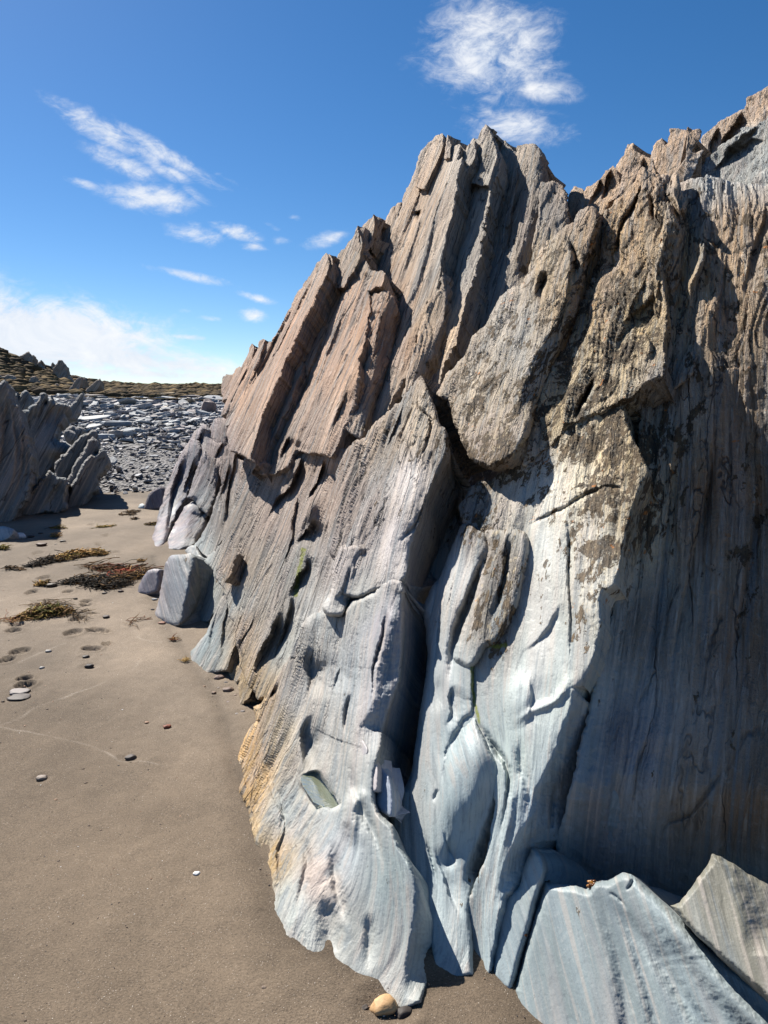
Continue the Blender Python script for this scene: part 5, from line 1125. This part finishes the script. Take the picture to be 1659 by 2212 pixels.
def build_slates():
    rn = np.random.default_rng(21)
    protos = []
    for i in range(16):
        V, F = slate_shape(rn, rn.uniform(.45, .9), rn.uniform(.07, .20))
        me = bpy.data.meshes.new('slate'); me.from_pydata([tuple(v) for v in V], [], F); me.update()
        a = me.attributes.new('tint', 'FLOAT_COLOR', 'POINT'); a.data.foreach_set('color', np.zeros(len(V) * 4, np.float32))
        me.materials.append(SLATE); protos.append((me, V, F))
    N = 12500
    Y = rn.uniform(YB0 - .1, YB1 - .2, N); X = -16 + rn.uniform(0, 1, N) * 19
    t = (Y - YB0) / (YB1 - YB0)
    S = np.exp(rn.normal(0, .42, N)) * (.095 + .15 * sst(.15, .75, t) + .04 * sst(.7, 1, t))
    S = np.clip(S, .06, 1.0)
    fx = frame_x(X, Y); z = bank_z(X, Y)
    cyd = Y * CP - (z - CAMZ) * SP
    fy = 1106 - FOC * (Y * SP + (z - CAMZ) * CP) / cyd
    ok = (fx > -350) & (fx < 900); X, Y, S, fx, fy, z, t = (q[ok] for q in (X, Y, S, fx, fy, z, t))
    vis = (fx > 30) & (fx < 488 - np.clip(fy - 900, 0, 400) * .85) & (fx > np.interp(fy, [845, 900, 960, 1060], [60, 150, 190, 238]))
    app = np.where(vis, S * FOC / Y, 0)
    order = np.argsort(-app); single = np.zeros(len(X), bool); single[order[:285]] = True
    rank = np.argsort(order); order_cut1, order_cut2 = 40, 140
    Rr = []
    for i in range(len(X)):
        tl = rn.normal(0, .20 if S[i] > .25 else .32); tl2 = rn.normal(-.05, .20 if S[i] > .25 else .32); yaw = rn.uniform(0, 6.28)
        Rr.append(Matrix.Rotation(tl, 3, 'X') @ Matrix.Rotation(tl2, 3, 'Y') @ Matrix.Rotation(yaw, 3, 'Z'))
    vv, ff, cc = [], [], []; base = 0
    lift = rn.uniform(0, .06, len(X))
    for i in range(len(X)):
        me, V, F = protos[int(rn.integers(0, 16))]
        loc = (X[i], Y[i], z[i] + lift[i] + S[i] * .05)
        if single[i]:
            xl = float(np.interp(fy[i], [845, 900, 960, 1060], [60, 150, 190, 238])); xr = 488 - float(np.clip(fy[i] - 900, 0, 400)) * .85
            o = bpy.data.objects.new('slate', me); COL.objects.link(o)
            o.matrix_world = Matrix.Translation(loc) @ Rr[i].to_4x4() @ Matrix.Scale(float(S[i]), 4)
            kx = (fx[i] - xl) / max(xr - xl, 1)
            meta(o, '%s flat grey slate lying %s, %s' % (('large', 'medium-sized', 'smaller')[int(np.searchsorted([order_cut1, order_cut2], rank[i]))],
                 ('at the foot of the bank', 'low on the bank', 'half way up the bank', 'high on the bank', 'at the top edge of the bank')[int(np.clip(t[i] * 5, 0, 4))],
                 ('beside the left outcrop', 'left of the middle', 'in the middle', 'right of the middle', 'close to the cliff')[int(np.clip(kx * 5, 0, 4))]), 'slate', 'loose slates on the bank')
        else:
            R3 = np.array(Rr[i]); W = V * S[i] @ R3.T + np.array(loc)
            vv.append(W); ff += [tuple(q + base for q in f) for f in F]; base += len(V)
            b_ = rn.uniform(.16, .36) if rn.random() > .25 else rn.uniform(.08, .16); w = rn.uniform(-.02, .025)
            cc.append(np.tile([b_ + w, b_, b_ - w * .6 + .012, 1.], (len(V), 1)))
    o = mesh_obj('slate_rubble', np.vstack(vv), ff, SLATE, smooth=False, attrs={'tint': ('FLOAT_COLOR', np.vstack(cc))})
    meta(o, 'mass of small broken slates covering the bank between the larger slabs', None, None, 'stuff')
    # a few that stand out
    def one(c, p, sx, sy, th, lab, tint, yaw=0., tilt=(0, 0), lift=.1):
        (u, v), = cv(c, [p]); rn2 = np.random.default_rng(int(u * 7 + v))
        Ys = np.linspace(YB0, YB1 + 6, 400); d = ray(u, v); Xs = Ys * d[0] / d[1]; zr = CAMZ + Ys * d[2] / d[1]
        k = int(np.argmin(np.where(bank_z(Xs, Ys) >= zr, 0, 1) * 1e3 + Ys * .01)) if (bank_z(Xs, Ys) >= zr).any() else 250
        sx *= .68; sy *= .72; th *= .5
        k = max(k, 0); V, F = slate_shape(rn2, sy / sx, th / sx); V = V * sx
        R3 = np.array(Matrix.Rotation(tilt[0], 3, 'X') @ Matrix.Rotation(tilt[1], 3, 'Y') @ Matrix.Rotation(yaw, 3, 'Z'))
        V = V @ R3.T; c_ = np.tile(np.append(lin(tint) * .75, 1.), (len(V), 1))
        o = mesh_obj('slate', V + np.array([Xs[k], Ys[k], zr[k] + lift]), F, SLATE, smooth=False, origin=(Xs[k], Ys[k], zr[k] + lift), attrs={'tint': ('FLOAT_COLOR', c_)})
        meta(o, lab, 'slate')
    one('I', (320, 612), 1.9, .9, .2, 'long flat tan slab at the top of the bank below the moor', (206, 176, 130))
    one('I', (620, 650), 1.4, .8, .35, 'thick dark block at the top right of the slate bank', (110, 104, 108))
    one('I', (190, 715), 1.1, .7, .28, 'broad dark rounded slate near the upper left of the bank', (112, 116, 124))
    one('I', (840, 735), 1.3, .6, .12, 'long pale flat slate beside the upper cliff foot', (186, 188, 190))
    one('I', (765, 770), .8, .5, 1.1, 'upright brown triangular rock standing in the slates near the cliff', (140, 122, 118), tilt=(.2, .35))
    one('J', (1255, 1135), .75, .5, .3, 'blocky tan-grey stone left of the middle of the bank', (170, 160, 152))
    one('J', (1130, 1165), .7, .45, .22, 'pale blue-grey block beside the left outcrop', (186, 192, 198))
    one('J', (1370, 1130), .6, .45, .22, 'pale block to the right of the blocky tan-grey stone', (190, 192, 190))
    one('J', (1000, 715), 1.5, .6, .2, 'long brown-grey slab at the top left of the bank beside the rock prow', (140, 130, 124))
    one('J', (830, 960), 1.3, .8, .14, 'wide smooth pale slab right of the dark blade on the left outcrop', (178, 182, 184), tilt=(.1, .15))
    one('J', (1260, 1020), 1.2, .7, .25, 'big blue-grey slab in the middle of the bank', (136, 146, 158))
build_slates()

# ------------------------------------------------------------------ stones, weed and litter on the sand
def simple_mat(name, rough=.6, spec=.3, scale=60, amp=.35, bd=.003):
    m, nt, b = mat_new(name); t = NT(nt)
    at = nd('ShaderNodeAttribute', nt, attribute_name='tint'); geo = nd('ShaderNodeNewGeometry', nt)
    n = t.noise(geo.outputs['Position'], scale, 4, .65)
    c = t.mix(t.rng(n, .3, .7), at.outputs['Color'], (0, 0, 0), 'MIX')
    v = t.math('ADD', 1 - amp / 2, t.math('MULTIPLY', n, amp)); vc = nd('ShaderNodeCombineXYZ', nt)
    for i in range(3): t.L(v, vc.inputs[i])
    t.L(t.mix(1., at.outputs['Color'], vc.outputs[0], 'MULTIPLY'), b.inputs['Base Color'])
    b.inputs['Roughness'].default_value = rough; b.inputs['Specular IOR Level'].default_value = spec
    t.L(t.bump(n, .5, bd), b.inputs['Normal'])
    return m
PEB = simple_mat('pebble_stone', .65, .3, 90)
WEED = simple_mat('seaweed', .85, .12, 140)

def ico(sub):
    bm = bmesh.new(); bmesh.ops.create_icosphere(bm, subdivisions=sub, radius=1.0)
    V = np.array([v.co[:] for v in bm.verts]); F = np.array([[v.index for v in f.verts] for f in bm.faces]); bm.free()
    return V, F
_IV, _IF = ico(3)
def pebble(c, p, w, h, label, tint, d=None, flat=.45, yaw=0., cat='pebble', sink=.42, name='pebble', pit=True):
    """w, h: size in the frame; set into the sand"""
    (u, v), = cv(c, [p]); s_ = _CR[c][2]; g = ground(u, v); T = np.linalg.norm(g - CAM)
    hw = w * s_ / FOC * T / 2; dw = (d if d else .75) * hw; hz = hw * flat
    rn = np.random.default_rng(int(u * 31 + v * 17)); o3 = rn.uniform(0, 50, 3)
    V = _IV.copy(); V = np.sign(V) * np.abs(V) ** .85
    V *= (1 + .30 * pn(_IV[:, 0] * 1.3 + o3[0], _IV[:, 1] * 1.3 + o3[1], _IV[:, 2] * 1.3, 5) + .07 * pn(_IV[:, 0] * 4 + o3[0], _IV[:, 1] * 4, _IV[:, 2] * 4, 6))[:, None]
    V = V * np.array([hw, dw, hz]); c_, s2 = math.cos(yaw), math.sin(yaw)
    V = np.stack([V[:, 0] * c_ - V[:, 1] * s2, V[:, 0] * s2 + V[:, 1] * c_, V[:, 2]], -1)
    org = (g[0], g[1], float(sand_height(np.array([g[0]]), np.array([g[1]]))[0]) + hz * (.5 - sink))
    col = lin(tint) * .85 * (1 + .35 * fbm(_IV[:, 0] * 2 + o3[1], _IV[:, 1] * 2, _IV[:, 2] * 3, 3, 7))[:, None]
    o = mesh_obj(name, V + np.array(org), _IF, PEB, origin=org, attrs={'tint': ('FLOAT_COLOR', np.hstack([np.clip(col, .01, .9), np.ones((len(V), 1))]))})
    if pit: PITS.append((g[0], g[1] - dw * .2, hw * 1.25, min(hz * .7, .02)))
    return meta(o, label, cat)

pebble('E', (712, 1334), 104, 70, 'rounded tan pebble on the sand at the foot of the nearest rock', (186, 150, 108), flat=.5, yaw=.25)
pebble('E', (622, 1335), 34, 16, 'small dark stone tucked left of the tan pebble', (70, 62, 56), yaw=.5)
pebble('E', (800, 1356), 66, 26, 'dark flat stone chip right of the tan pebble', (62, 56, 52), flat=.4, yaw=.4)
pebble('E', (155, 1253), 20, 16, 'tiny brown stone in a hollow on the near sand', (120, 104, 90))
pebble('U', (424, 1887), 13, 9, 'small white pebble alone on the near sand', (226, 224, 220))
pebble('H', (268, 1712), 56, 36, 'grey-brown stone alone on the lower left sand', (134, 122, 112), yaw=.1)
pebble('H', (845, 1580), 60, 26, 'dark slate chip lying in a small hollow beside the pale strand line', (84, 76, 72), flat=.4, yaw=.45)
pebble('H', (580, 1010), 50, 26, 'dark flat stone in the middle of the sand', (58, 52, 52), flat=.5)
pebble('H', (558, 943), 42, 14, 'small dark sliver of slate above the dark flat stone', (60, 54, 52), flat=.4, yaw=.2)
pebble('H', (313, 908), 36, 10, 'thin pale grey stone chip left of the two middle boot prints', (150, 146, 142), flat=.4)
pebble('H', (272, 1018), 28, 14, 'small light grey stone below the thin grey chip', (160, 156, 152))
pebble('H', (128, 1172), 112, 22, 'flat grey slate lying across the heel of the left boot print', (128, 120, 116), flat=.12)
pebble('H', (122, 1210), 116, 34, 'dark slate half sunk in the sand at the lower end of the left boot prints', (84, 76, 72), flat=.16)
pebble('H', (165, 1074), 24, 12, 'white shell fragment on the left boot print', (224, 222, 216))
pebble('H', (688, 678), 40, 22, 'dark brown stone beside the boot prints left of the standing stone', (74, 64, 60), yaw=.4)
pebble('H', (988, 628), 24, 18, 'dark round stone just left of the standing stone', (60, 54, 54))
pebble('H', (675, 530), 26, 10, 'small dark pebble below the dark weed tangle', (62, 54, 50))
pebble('H', (782, 517), 34, 12, 'dark oval pebble at the lower end of the dark weed tangle', (74, 58, 52))
pebble('H', (1002, 562), 32, 10, 'thin grey pebble between the two standing stones and the sand', (140, 142, 144), flat=.35)
pebble('H', (1048, 715), 46, 12, 'reddish flat chip at the foot of the standing stone', (140, 100, 82), flat=.3)
pebble('H', (490, 568), 24, 9, 'tiny dark stone near the upper boot print', (60, 54, 50))
pebble('H', (335, 474), 62, 20, 'dark brown stone right of the yellow weed scraps', (70, 58, 46))
pebble('H', (425, 612), 20, 9, 'small white shell above the green weed heap', (222, 220, 214))
pebble('H', (480, 646), 26, 9, 'small pale shell right of the green weed heap', (214, 212, 206))
pebble('H', (1422, 1072), 62, 34, 'rounded brown pebble uppermost at the foot of the orange rock', (124, 104, 94), yaw=.4)
pebble('H', (1465, 1106), 28, 18, 'small dark grey pebble below the rounded brown pebble', (84, 80, 80))
pebble('H', (1480, 1148), 68, 22, 'flat brown pebble at the orange rock foot', (116, 98, 88), flat=.4, yaw=.1)
pebble('H', (1415, 1135), 16, 14, 'tiny pinkish grey pebble left of the flat brown pebble', (150, 138, 130))
pebble('H', (1385, 1168), 30, 10, 'small tan chip lowest left of the pebbles by the orange rock', (134, 112, 96))
pebble('H', (1478, 1226), 18, 14, 'small lilac-grey pebble below the flat brown pebble', (150, 136, 134))
pebble('H', (1526, 1186), 26, 12, 'small brown pebble right of the lilac-grey pebble against the rock', (128, 108, 96))
pebble('H', (1575, 1290), 34, 22, 'grey pebble in the notch below the orange rock foot', (116, 108, 104))
pebble('H', (1534, 1304), 22, 10, 'pale chip beside the grey pebble in the notch', (172, 164, 156))
pebble('H', (1083, 1385), 44, 22, 'rust-brown stone on the open sand', (128, 72, 52), yaw=.3)
pebble('H', (950, 1353), 26, 12, 'light brown shell scrap left of the rust-brown stone', (146, 112, 88))
pebble('H', (1197, 1244), 10, 8, 'tiny white shell speck on the open sand nearer the rock', (232, 230, 226), pit=False)
pebble('H', (793, 1277), 9, 7, 'tiny white shell speck in the middle of the open sand', (232, 230, 226), pit=False)
pebble('H', (768, 1633), 12, 8, 'tiny dark speck of stone below the slate chip', (60, 54, 50), pit=False)
pebble('H', (1232, 1708), 12, 9, 'tiny dark stone on the sand near the orange edge', (70, 62, 58), pit=False)
pebble('H', (200, 154), 42, 9, 'dark flat stone right of the white stone on the left', (70, 64, 60), flat=.4)
pebble('H', (262, 135), 28, 9, 'small dark stone near the shadow of the left outcrop', (74, 66, 60), flat=.4)
pebble('H', (407, 186), 36, 9, 'dark flat chip above a faint boot print far up the beach', (66, 58, 54), flat=.4)
pebble('H', (362, 206), 18, 7, 'tiny dark chip left of a faint far boot print', (66, 58, 54), flat=.4)
pebble('H', (270, 209), 58, 12, 'brown weedy stone above the long tan weed mat', (78, 54, 40), flat=.4)
pebble('J', (200, 2195), 128, 52, 'smooth white stone beside the pale rock at the left edge', (214, 218, 222), flat=.55)
boulder(cv('J', [(-120, 2120), (-40, 2095), (20, 2090), (62, 2096), (100, 2112), (150, 2118), (172, 2140), (160, 2185), (110, 2220), (60, 2240), (0, 2290), (-140, 2330)]), cv('J', [(60, 2240)])[0], (-.05, -.75, .66), bev=7, bh=.05, jag=2, thick=.4, rough=.7, tint=(176, 184, 190), name='pale_rock', label='low pale weathered rock at the left edge of the sand', cat='rock', step=2.0)

def weed(c, line, width, n, label, cols, ln=(.10, .3), lift=.04, seed=1, wd=(.004, .012), name='seaweed', chunk=0):
    """strands of weed strewn along a line drawn on the sand"""
    rn = np.random.default_rng(seed); P = smooth_line(cv(c, line), 4); G = np.array([ground(*q) for q in P])
    seg = np.linalg.norm(G[1:] - G[:-1], axis=1); cum = np.concatenate([[0], np.cumsum(seg)]); cum /= cum[-1]
    W = width * _CR[c][2] / FOC * np.linalg.norm(G.mean(0) - CAM)
    vv, ff, cc = [], [], []; base = 0
    for i in range(int(n * .95)):
        u = rn.random(); k = int(np.clip(np.searchsorted(cum, u) - 1, 0, len(seg) - 1)); t = (u - cum[k]) / (cum[k + 1] - cum[k] + 1e-9)
        p = G[k] * (1 - t) + G[k + 1] * t; dr = (G[k + 1] - G[k]) / (seg[k] + 1e-9); prof = math.sin(math.pi * np.clip(u, .06, .94)) ** .5
        p = p + np.array([-dr[1], dr[0], 0]) * rn.normal(0, W * .36 * prof) + np.array([0, 0, abs(rn.normal(0, lift * .22)) * prof])
        a = math.atan2(dr[1], dr[0]) + rn.normal(0, .7); L_ = rn.uniform(*ln) * (.4 + .6 * prof); w = rn.uniform(*wd) * .6; m = 7
        s = np.linspace(0, 1, m); ang = a + np.cumsum(rn.normal(0, .38, m)); step_ = L_ / m
        q = p + np.stack([np.cumsum(np.cos(ang) * step_) - L_ / 2 * math.cos(a), np.cumsum(np.sin(ang) * step_) - L_ / 2 * math.sin(a), np.clip(rn.normal(0, .012, m).cumsum() * .6, -.01, .03)], -1)
        q[:, 2] = np.maximum(q[:, 2], .010 + sand_height(q[:, 0].copy(), q[:, 1].copy(), False))
        side = np.stack([-np.sin(ang), np.cos(ang), rn.normal(0, .6, m)], -1) * (w * (1 - .7 * np.abs(s - .4)))[:, None]
        up = np.array([0, 0, w * .5])
        for j in range(m):
            vv += [q[j] + side[j], q[j] + up, q[j] - side[j], q[j] - up]
        for j in range(m - 1):
            for e in range(4): ff.append((base + j * 4 + e, base + j * 4 + (e + 1) % 4, base + j * 4 + 4 + (e + 1) % 4, base + j * 4 + 4 + e))
        ff.append((base, base + 3, base + 2, base + 1)); e_ = base + (m - 1) * 4; ff.append((e_, e_ + 1, e_ + 2, e_ + 3)); base += m * 4
        colr = lin(cols(u, rn)) * rn.uniform(.6, 1.2); cc.append(np.tile(np.append(colr, 1.), (m * 4, 1)))
    org = G.mean(0)
    return meta(mesh_obj(name, np.array(vv), ff, WEED, origin=org, attrs={'tint': ('FLOAT_COLOR', np.vstack(cc))}), label, 'seaweed')
DK, BR, TN, RD, GN, YL = (46, 40, 34), (98, 74, 46), (172, 136, 84), (110, 62, 42), (92, 90, 46), (142, 122, 62)
def pick(*c): return lambda u, r: c[int(r.integers(0, len(c)))]
weed('H', [(370, 318), (440, 300), (530, 285), (600, 276), (668, 280)], 44, 900, 'long tan mat of dried seaweed on the upper sand', lambda u, r: (TN, TN, BR, (190, 150, 92), YL)[int(r.integers(0, 5))] if r.random() > .12 else DK, (.08, .22), .10, 2, (.006, .014))
weed('H', [(200, 350), (260, 340), (330, 318), (400, 292), (430, 288)], 30, 320, 'black stringy tail of weed at the left end of the tan mat', pick(DK, DK, DK, BR), (.10, .30), .05, 3)
weed('H', [(425, 468), (500, 452), (570, 440), (610, 450), (650, 470), (700, 492), (760, 480), (830, 470)], 44, 900, 'tangled black seaweed heap curving across the sand', pick(DK, DK, (34, 32, 30), BR, (60, 54, 44)), (.10, .28), .08, 4)
weed('H', [(700, 462), (760, 440), (830, 440), (890, 420), (960, 385)], 40, 520, 'brown and rust seaweed strip running up to the small purple stone', pick(BR, BR, TN, DK, DK), (.08, .26), .07, 5)
weed('H', [(575, 352), (640, 362), (740, 370), (850, 378), (960, 378)], 14, 160, 'thin reddish strands of weed stretched above the black heap', pick(RD, BR, BR, DK), (.15, .5), .03, 6)
weed('H', [(790, 385), (850, 392), (940, 402)], 14, 60, 'red-brown kelp stalk lying above the rust seaweed strip', pick(RD, (140, 64, 44)), (.2, .5), .03, 7, (.008, .016))
weed('H', [(150, 690), (220, 680), (300, 660), (370, 665), (440, 660)], 60, 900, 'mossy green and brown seaweed heap on the left sand', lambda u, r: (GN, GN, YL, BR)[int(r.integers(0, 4))] if .25 < u < .7 else (BR, BR, YL, TN)[int(r.integers(0, 4))], (.06, .2), .11, 8)
weed('H', [(55, 712), (100, 700), (160, 690)], 12, 40, 'thin brown weed strands trailing left from the green heap', pick(BR, RD, TN), (.1, .35), .01, 9, (.002, .006))
weed('H', [(210, 600), (260, 592), (330, 605), (420, 640)], 14, 40, 'dark curled weed strands above the green heap', pick(DK, BR), (.15, .4), .01, 10, (.002, .006))
weed('H', [(430, 660), (490, 672), (550, 700)], 16, 40, 'dark strands trailing right from the green heap', pick(DK, BR), (.1, .35), .01, 11, (.002, .006))
weed('H', [(235, 480), (270, 470), (310, 464)], 14, 70, 'yellow-brown weed scraps left of a dark stone', pick(YL, TN, BR), (.05, .14), .03, 12)
weed('H', [(55, 366), (100, 372), (150, 376)], 14, 50, 'thin brown weed scrap on the left sand', pick(BR, DK), (.06, .2), .015, 13)
weed('H', [(-10, 236), (20, 236), (46, 238)], 20, 60, 'olive weed clump at the left edge of the sand', pick(YL, GN), (.06, .2), .04, 14)
weed('H', [(645, 100), (690, 97), (725, 94)], 8, 40, 'yellowish weed scrap far up the beach', pick(YL, GN, TN), (.08, .25), .03, 15)
weed('H', [(780, 22), (820, 20), (865, 22)], 8, 40, 'dark weed line near the end of the beach', pick(DK, BR), (.08, .25), .03, 16)
weed('H', [(820, 6), (850, 5), (890, 6)], 8, 50, 'dark weed scrap nearest the slates', pick(DK, BR), (.08, .25), .05, 17)
weed('H', [(862, 48), (874, 47), (884, 48)], 8, 30, 'small dark weed scrap below the weed line', pick(DK, BR), (.06, .15), .04, 18)
weed('H', [(950, 86), (975, 84), (1000, 82)], 8, 40, 'dark weed scrap against the purple rock foot', pick(DK, BR, YL), (.06, .2), .04, 19)
weed('H', [(335, 105), (360, 104), (410, 106)], 10, 40, 'brown weed scrap left of the far boot prints', pick(BR, YL), (.06, .2), .03, 20)
weed('H', [(330, 156), (355, 155), (382, 157)], 8, 30, 'tan weed scrap above the brown weedy stone', pick(BR, TN), (.06, .15), .03, 21)
weed('H', [(858, 716), (890, 712), (926, 705)], 5, 10, 'thin reddish twig of weed left of the standing stone foot', pick(RD, BR), (.15, .3), .01, 22, (.003, .006))
weed('H', [(1115, 832), (1130, 830), (1146, 832)], 14, 26, 'small rust weed scrap below the standing stone', pick(RD, BR, TN), (.03, .1), .015, 23, (.002, .006))
weed('H', [(1245, 676), (1265, 675), (1285, 680)], 18, 40, 'small brown weed tuft right of the standing stone', pick(BR, TN, RD), (.03, .1), .02, 24, (.002, .006))
weed('H', [(900, 318), (915, 317), (932, 318)], 6, 20, 'small brown weed scrap above the reddish strands', pick(BR, TN), (.05, .12), .02, 25)
weed('H', [(1195, 985), (1206, 975), (1212, 965)], 14, 24, 'tiny tan weed tuft at the tip of the grey foot slab', pick(TN, YL), (.03, .08), .015, 26, (.002, .005))
weed('G', [(770, 805), (805, 802), (835, 806)], 26, 90, 'orange-brown weed caught on the slates', pick((190, 120, 60), TN, BR), (.15, .5), .3, 27, (.01, .03)) if False else None

def rock_point(c, p):
    (u, v), = cv(c, [p]); dg = bpy.context.evaluated_depsgraph_get(); dg.update()
    hit = SC.ray_cast(dg, Vector(CAM), Vector(ray(u, v)).normalized())
    return np.array(hit[1]) if hit[0] else ground(u, v)
def brown_weed(c, p, size, label, cols, seed):
    q = rock_point(c, p); rn = np.random.default_rng(seed); vv, ff, cc = [], [], []; base = 0
    for i in range(26):
        k = int(rn.integers(0, 6)); V = _IV6.copy() * np.array([size * rn.uniform(.25, .6), size * rn.uniform(.12, .25), size * rn.uniform(.12, .3)])
        R3 = np.array(Matrix.Rotation(rn.uniform(0, 6.28), 3, 'Z') @ Matrix.Rotation(rn.normal(0, .6), 3, 'X'))
        V = V @ R3.T + q + rn.normal(0, size * .35, 3) * np.array([1, .8, .6]); vv.append(V); ff += [tuple(f + base) for f in _IF6]; base += len(V)
        cc.append(np.tile(np.append(lin(cols[int(rn.integers(0, len(cols)))]) * rn.uniform(.6, 1.1), 1.), (len(V), 1)))
    return meta(mesh_obj('seaweed', np.vstack(vv), np.array(ff), WETWEED, origin=q, attrs={'tint': ('FLOAT_COLOR', np.vstack(cc))}), label, 'seaweed')
_IV6, _IF6 = ico(2)
WETWEED = simple_mat('wet_seaweed', .3, .5, 140)
brown_weed('F', (712, 905), .018, 'glossy orange-brown seaweed tuft on the crest of the boulders at lower right', [(176, 120, 50), (120, 72, 30), (90, 56, 26)], 3)
brown_weed('F', (350, 1180), .007, 'tiny orange-brown seaweed bead in the long mossy crack', [(160, 96, 40), (110, 66, 30)], 4)
brown_weed('F', (470, 893), .008, 'small dark brown seaweed scrap at the top of the long mossy crack', [(110, 84, 44), (70, 52, 30)], 5)

def build_grit():
    """shell and stone crumbs on the near sand"""
    rn = np.random.default_rng(77); n = 2600; u = rn.uniform(-60, 1150, n); v = 1180 + 1060 * rn.random(n) ** .8; g = ground(u, v)
    g[:, 2] = sand_height(g[:, 0].copy(), g[:, 1].copy(), False)
    O = np.array([[1, 0, 0], [0, 1, 0], [-1, 0, 0], [0, -1, 0], [0, 0, .7], [0, 0, -.7]]); Fo = np.array([[0, 1, 4], [1, 2, 4], [2, 3, 4], [3, 0, 4], [1, 0, 5], [2, 1, 5], [3, 2, 5], [0, 3, 5]])
    sz = np.exp(rn.normal(0, .5, n)) * .0016 * np.clip(g[:, 1] / 2.2, .8, 2.2); yaw = rn.uniform(0, 3.1, n); c_, s_ = np.cos(yaw), np.sin(yaw)
    W = O[None] * rn.uniform(.6, 1.3, (n, 6, 3)) * sz[:, None, None] * np.array([1.3, .8, .8])
    W = np.stack([W[..., 0] * c_[:, None] - W[..., 1] * s_[:, None], W[..., 0] * s_[:, None] + W[..., 1] * c_[:, None], W[..., 2]], -1) + g[:, None, :]
    pal = np.array([lin(q) for q in ((70, 60, 54), (90, 76, 66), (214, 210, 202), (150, 120, 96), (60, 56, 56), (120, 80, 56))]); cc = pal[rn.choice(6, n, p=[.30, .24, .08, .18, .12, .08])]
    F = (Fo[None] + (np.arange(n) * 6)[:, None, None]).reshape(-1, 3)
    o = mesh_obj('shell_grit', W.reshape(-1, 3), F, PEB, smooth=False, attrs={'tint': ('FLOAT_COLOR', np.hstack([np.repeat(cc, 6, 0), np.ones((n * 6, 1))]))})
    meta(o, 'crumbs of shell and stone scattered over the sand', None, None, 'stuff')
build_grit()
def build_heather():
    rn = np.random.default_rng(31); n = 3000; fx = rn.uniform(-120, 560, n); tt = .03 + .9 * rn.random(n) ** 1.3
    Y, z = heath_point(fx, tt); X = (fx - 829.5) / FOC * (Y * CP - (z - CAMZ) * SP)
    I2 = _IV6[:12] if False else ico(1)[0]; F2 = ico(1)[1]; m = len(I2)
    sz = np.clip(np.exp(rn.normal(0, .4, n)) * .15, .06, .3) * np.clip(Y / 32, .8, 1.6)
    W = I2[None] * rn.uniform(.7, 1.25, (n, m, 3)) * sz[:, None, None] * np.array([1.5, 1.0, .62]) + np.stack([X, Y, z + .02], -1)[:, None, :]
    pal = np.array([(.060, .046, .032), (.075, .056, .034), (.11, .078, .042), (.19, .135, .07), (.10, .076, .042)]); cc = pal[rn.choice(5, n, p=[.3, .2, .22, .16, .12])]
    F = (F2[None] + (np.arange(n) * m)[:, None, None]).reshape(-1, 3)
    o = mesh_obj('heather_clumps', W.reshape(-1, 3), F, HEATH, smooth=False, attrs={'tint': ('FLOAT_COLOR', np.hstack([np.repeat(cc, m, 0), np.ones((n * m, 1))]))})
    meta(o, 'low clumps of heather and dry grass over the moor', None, None, 'stuff')
HEATH = simple_mat('heather', .95, .05, 14, .7, .03)
build_heather()
build_sand()
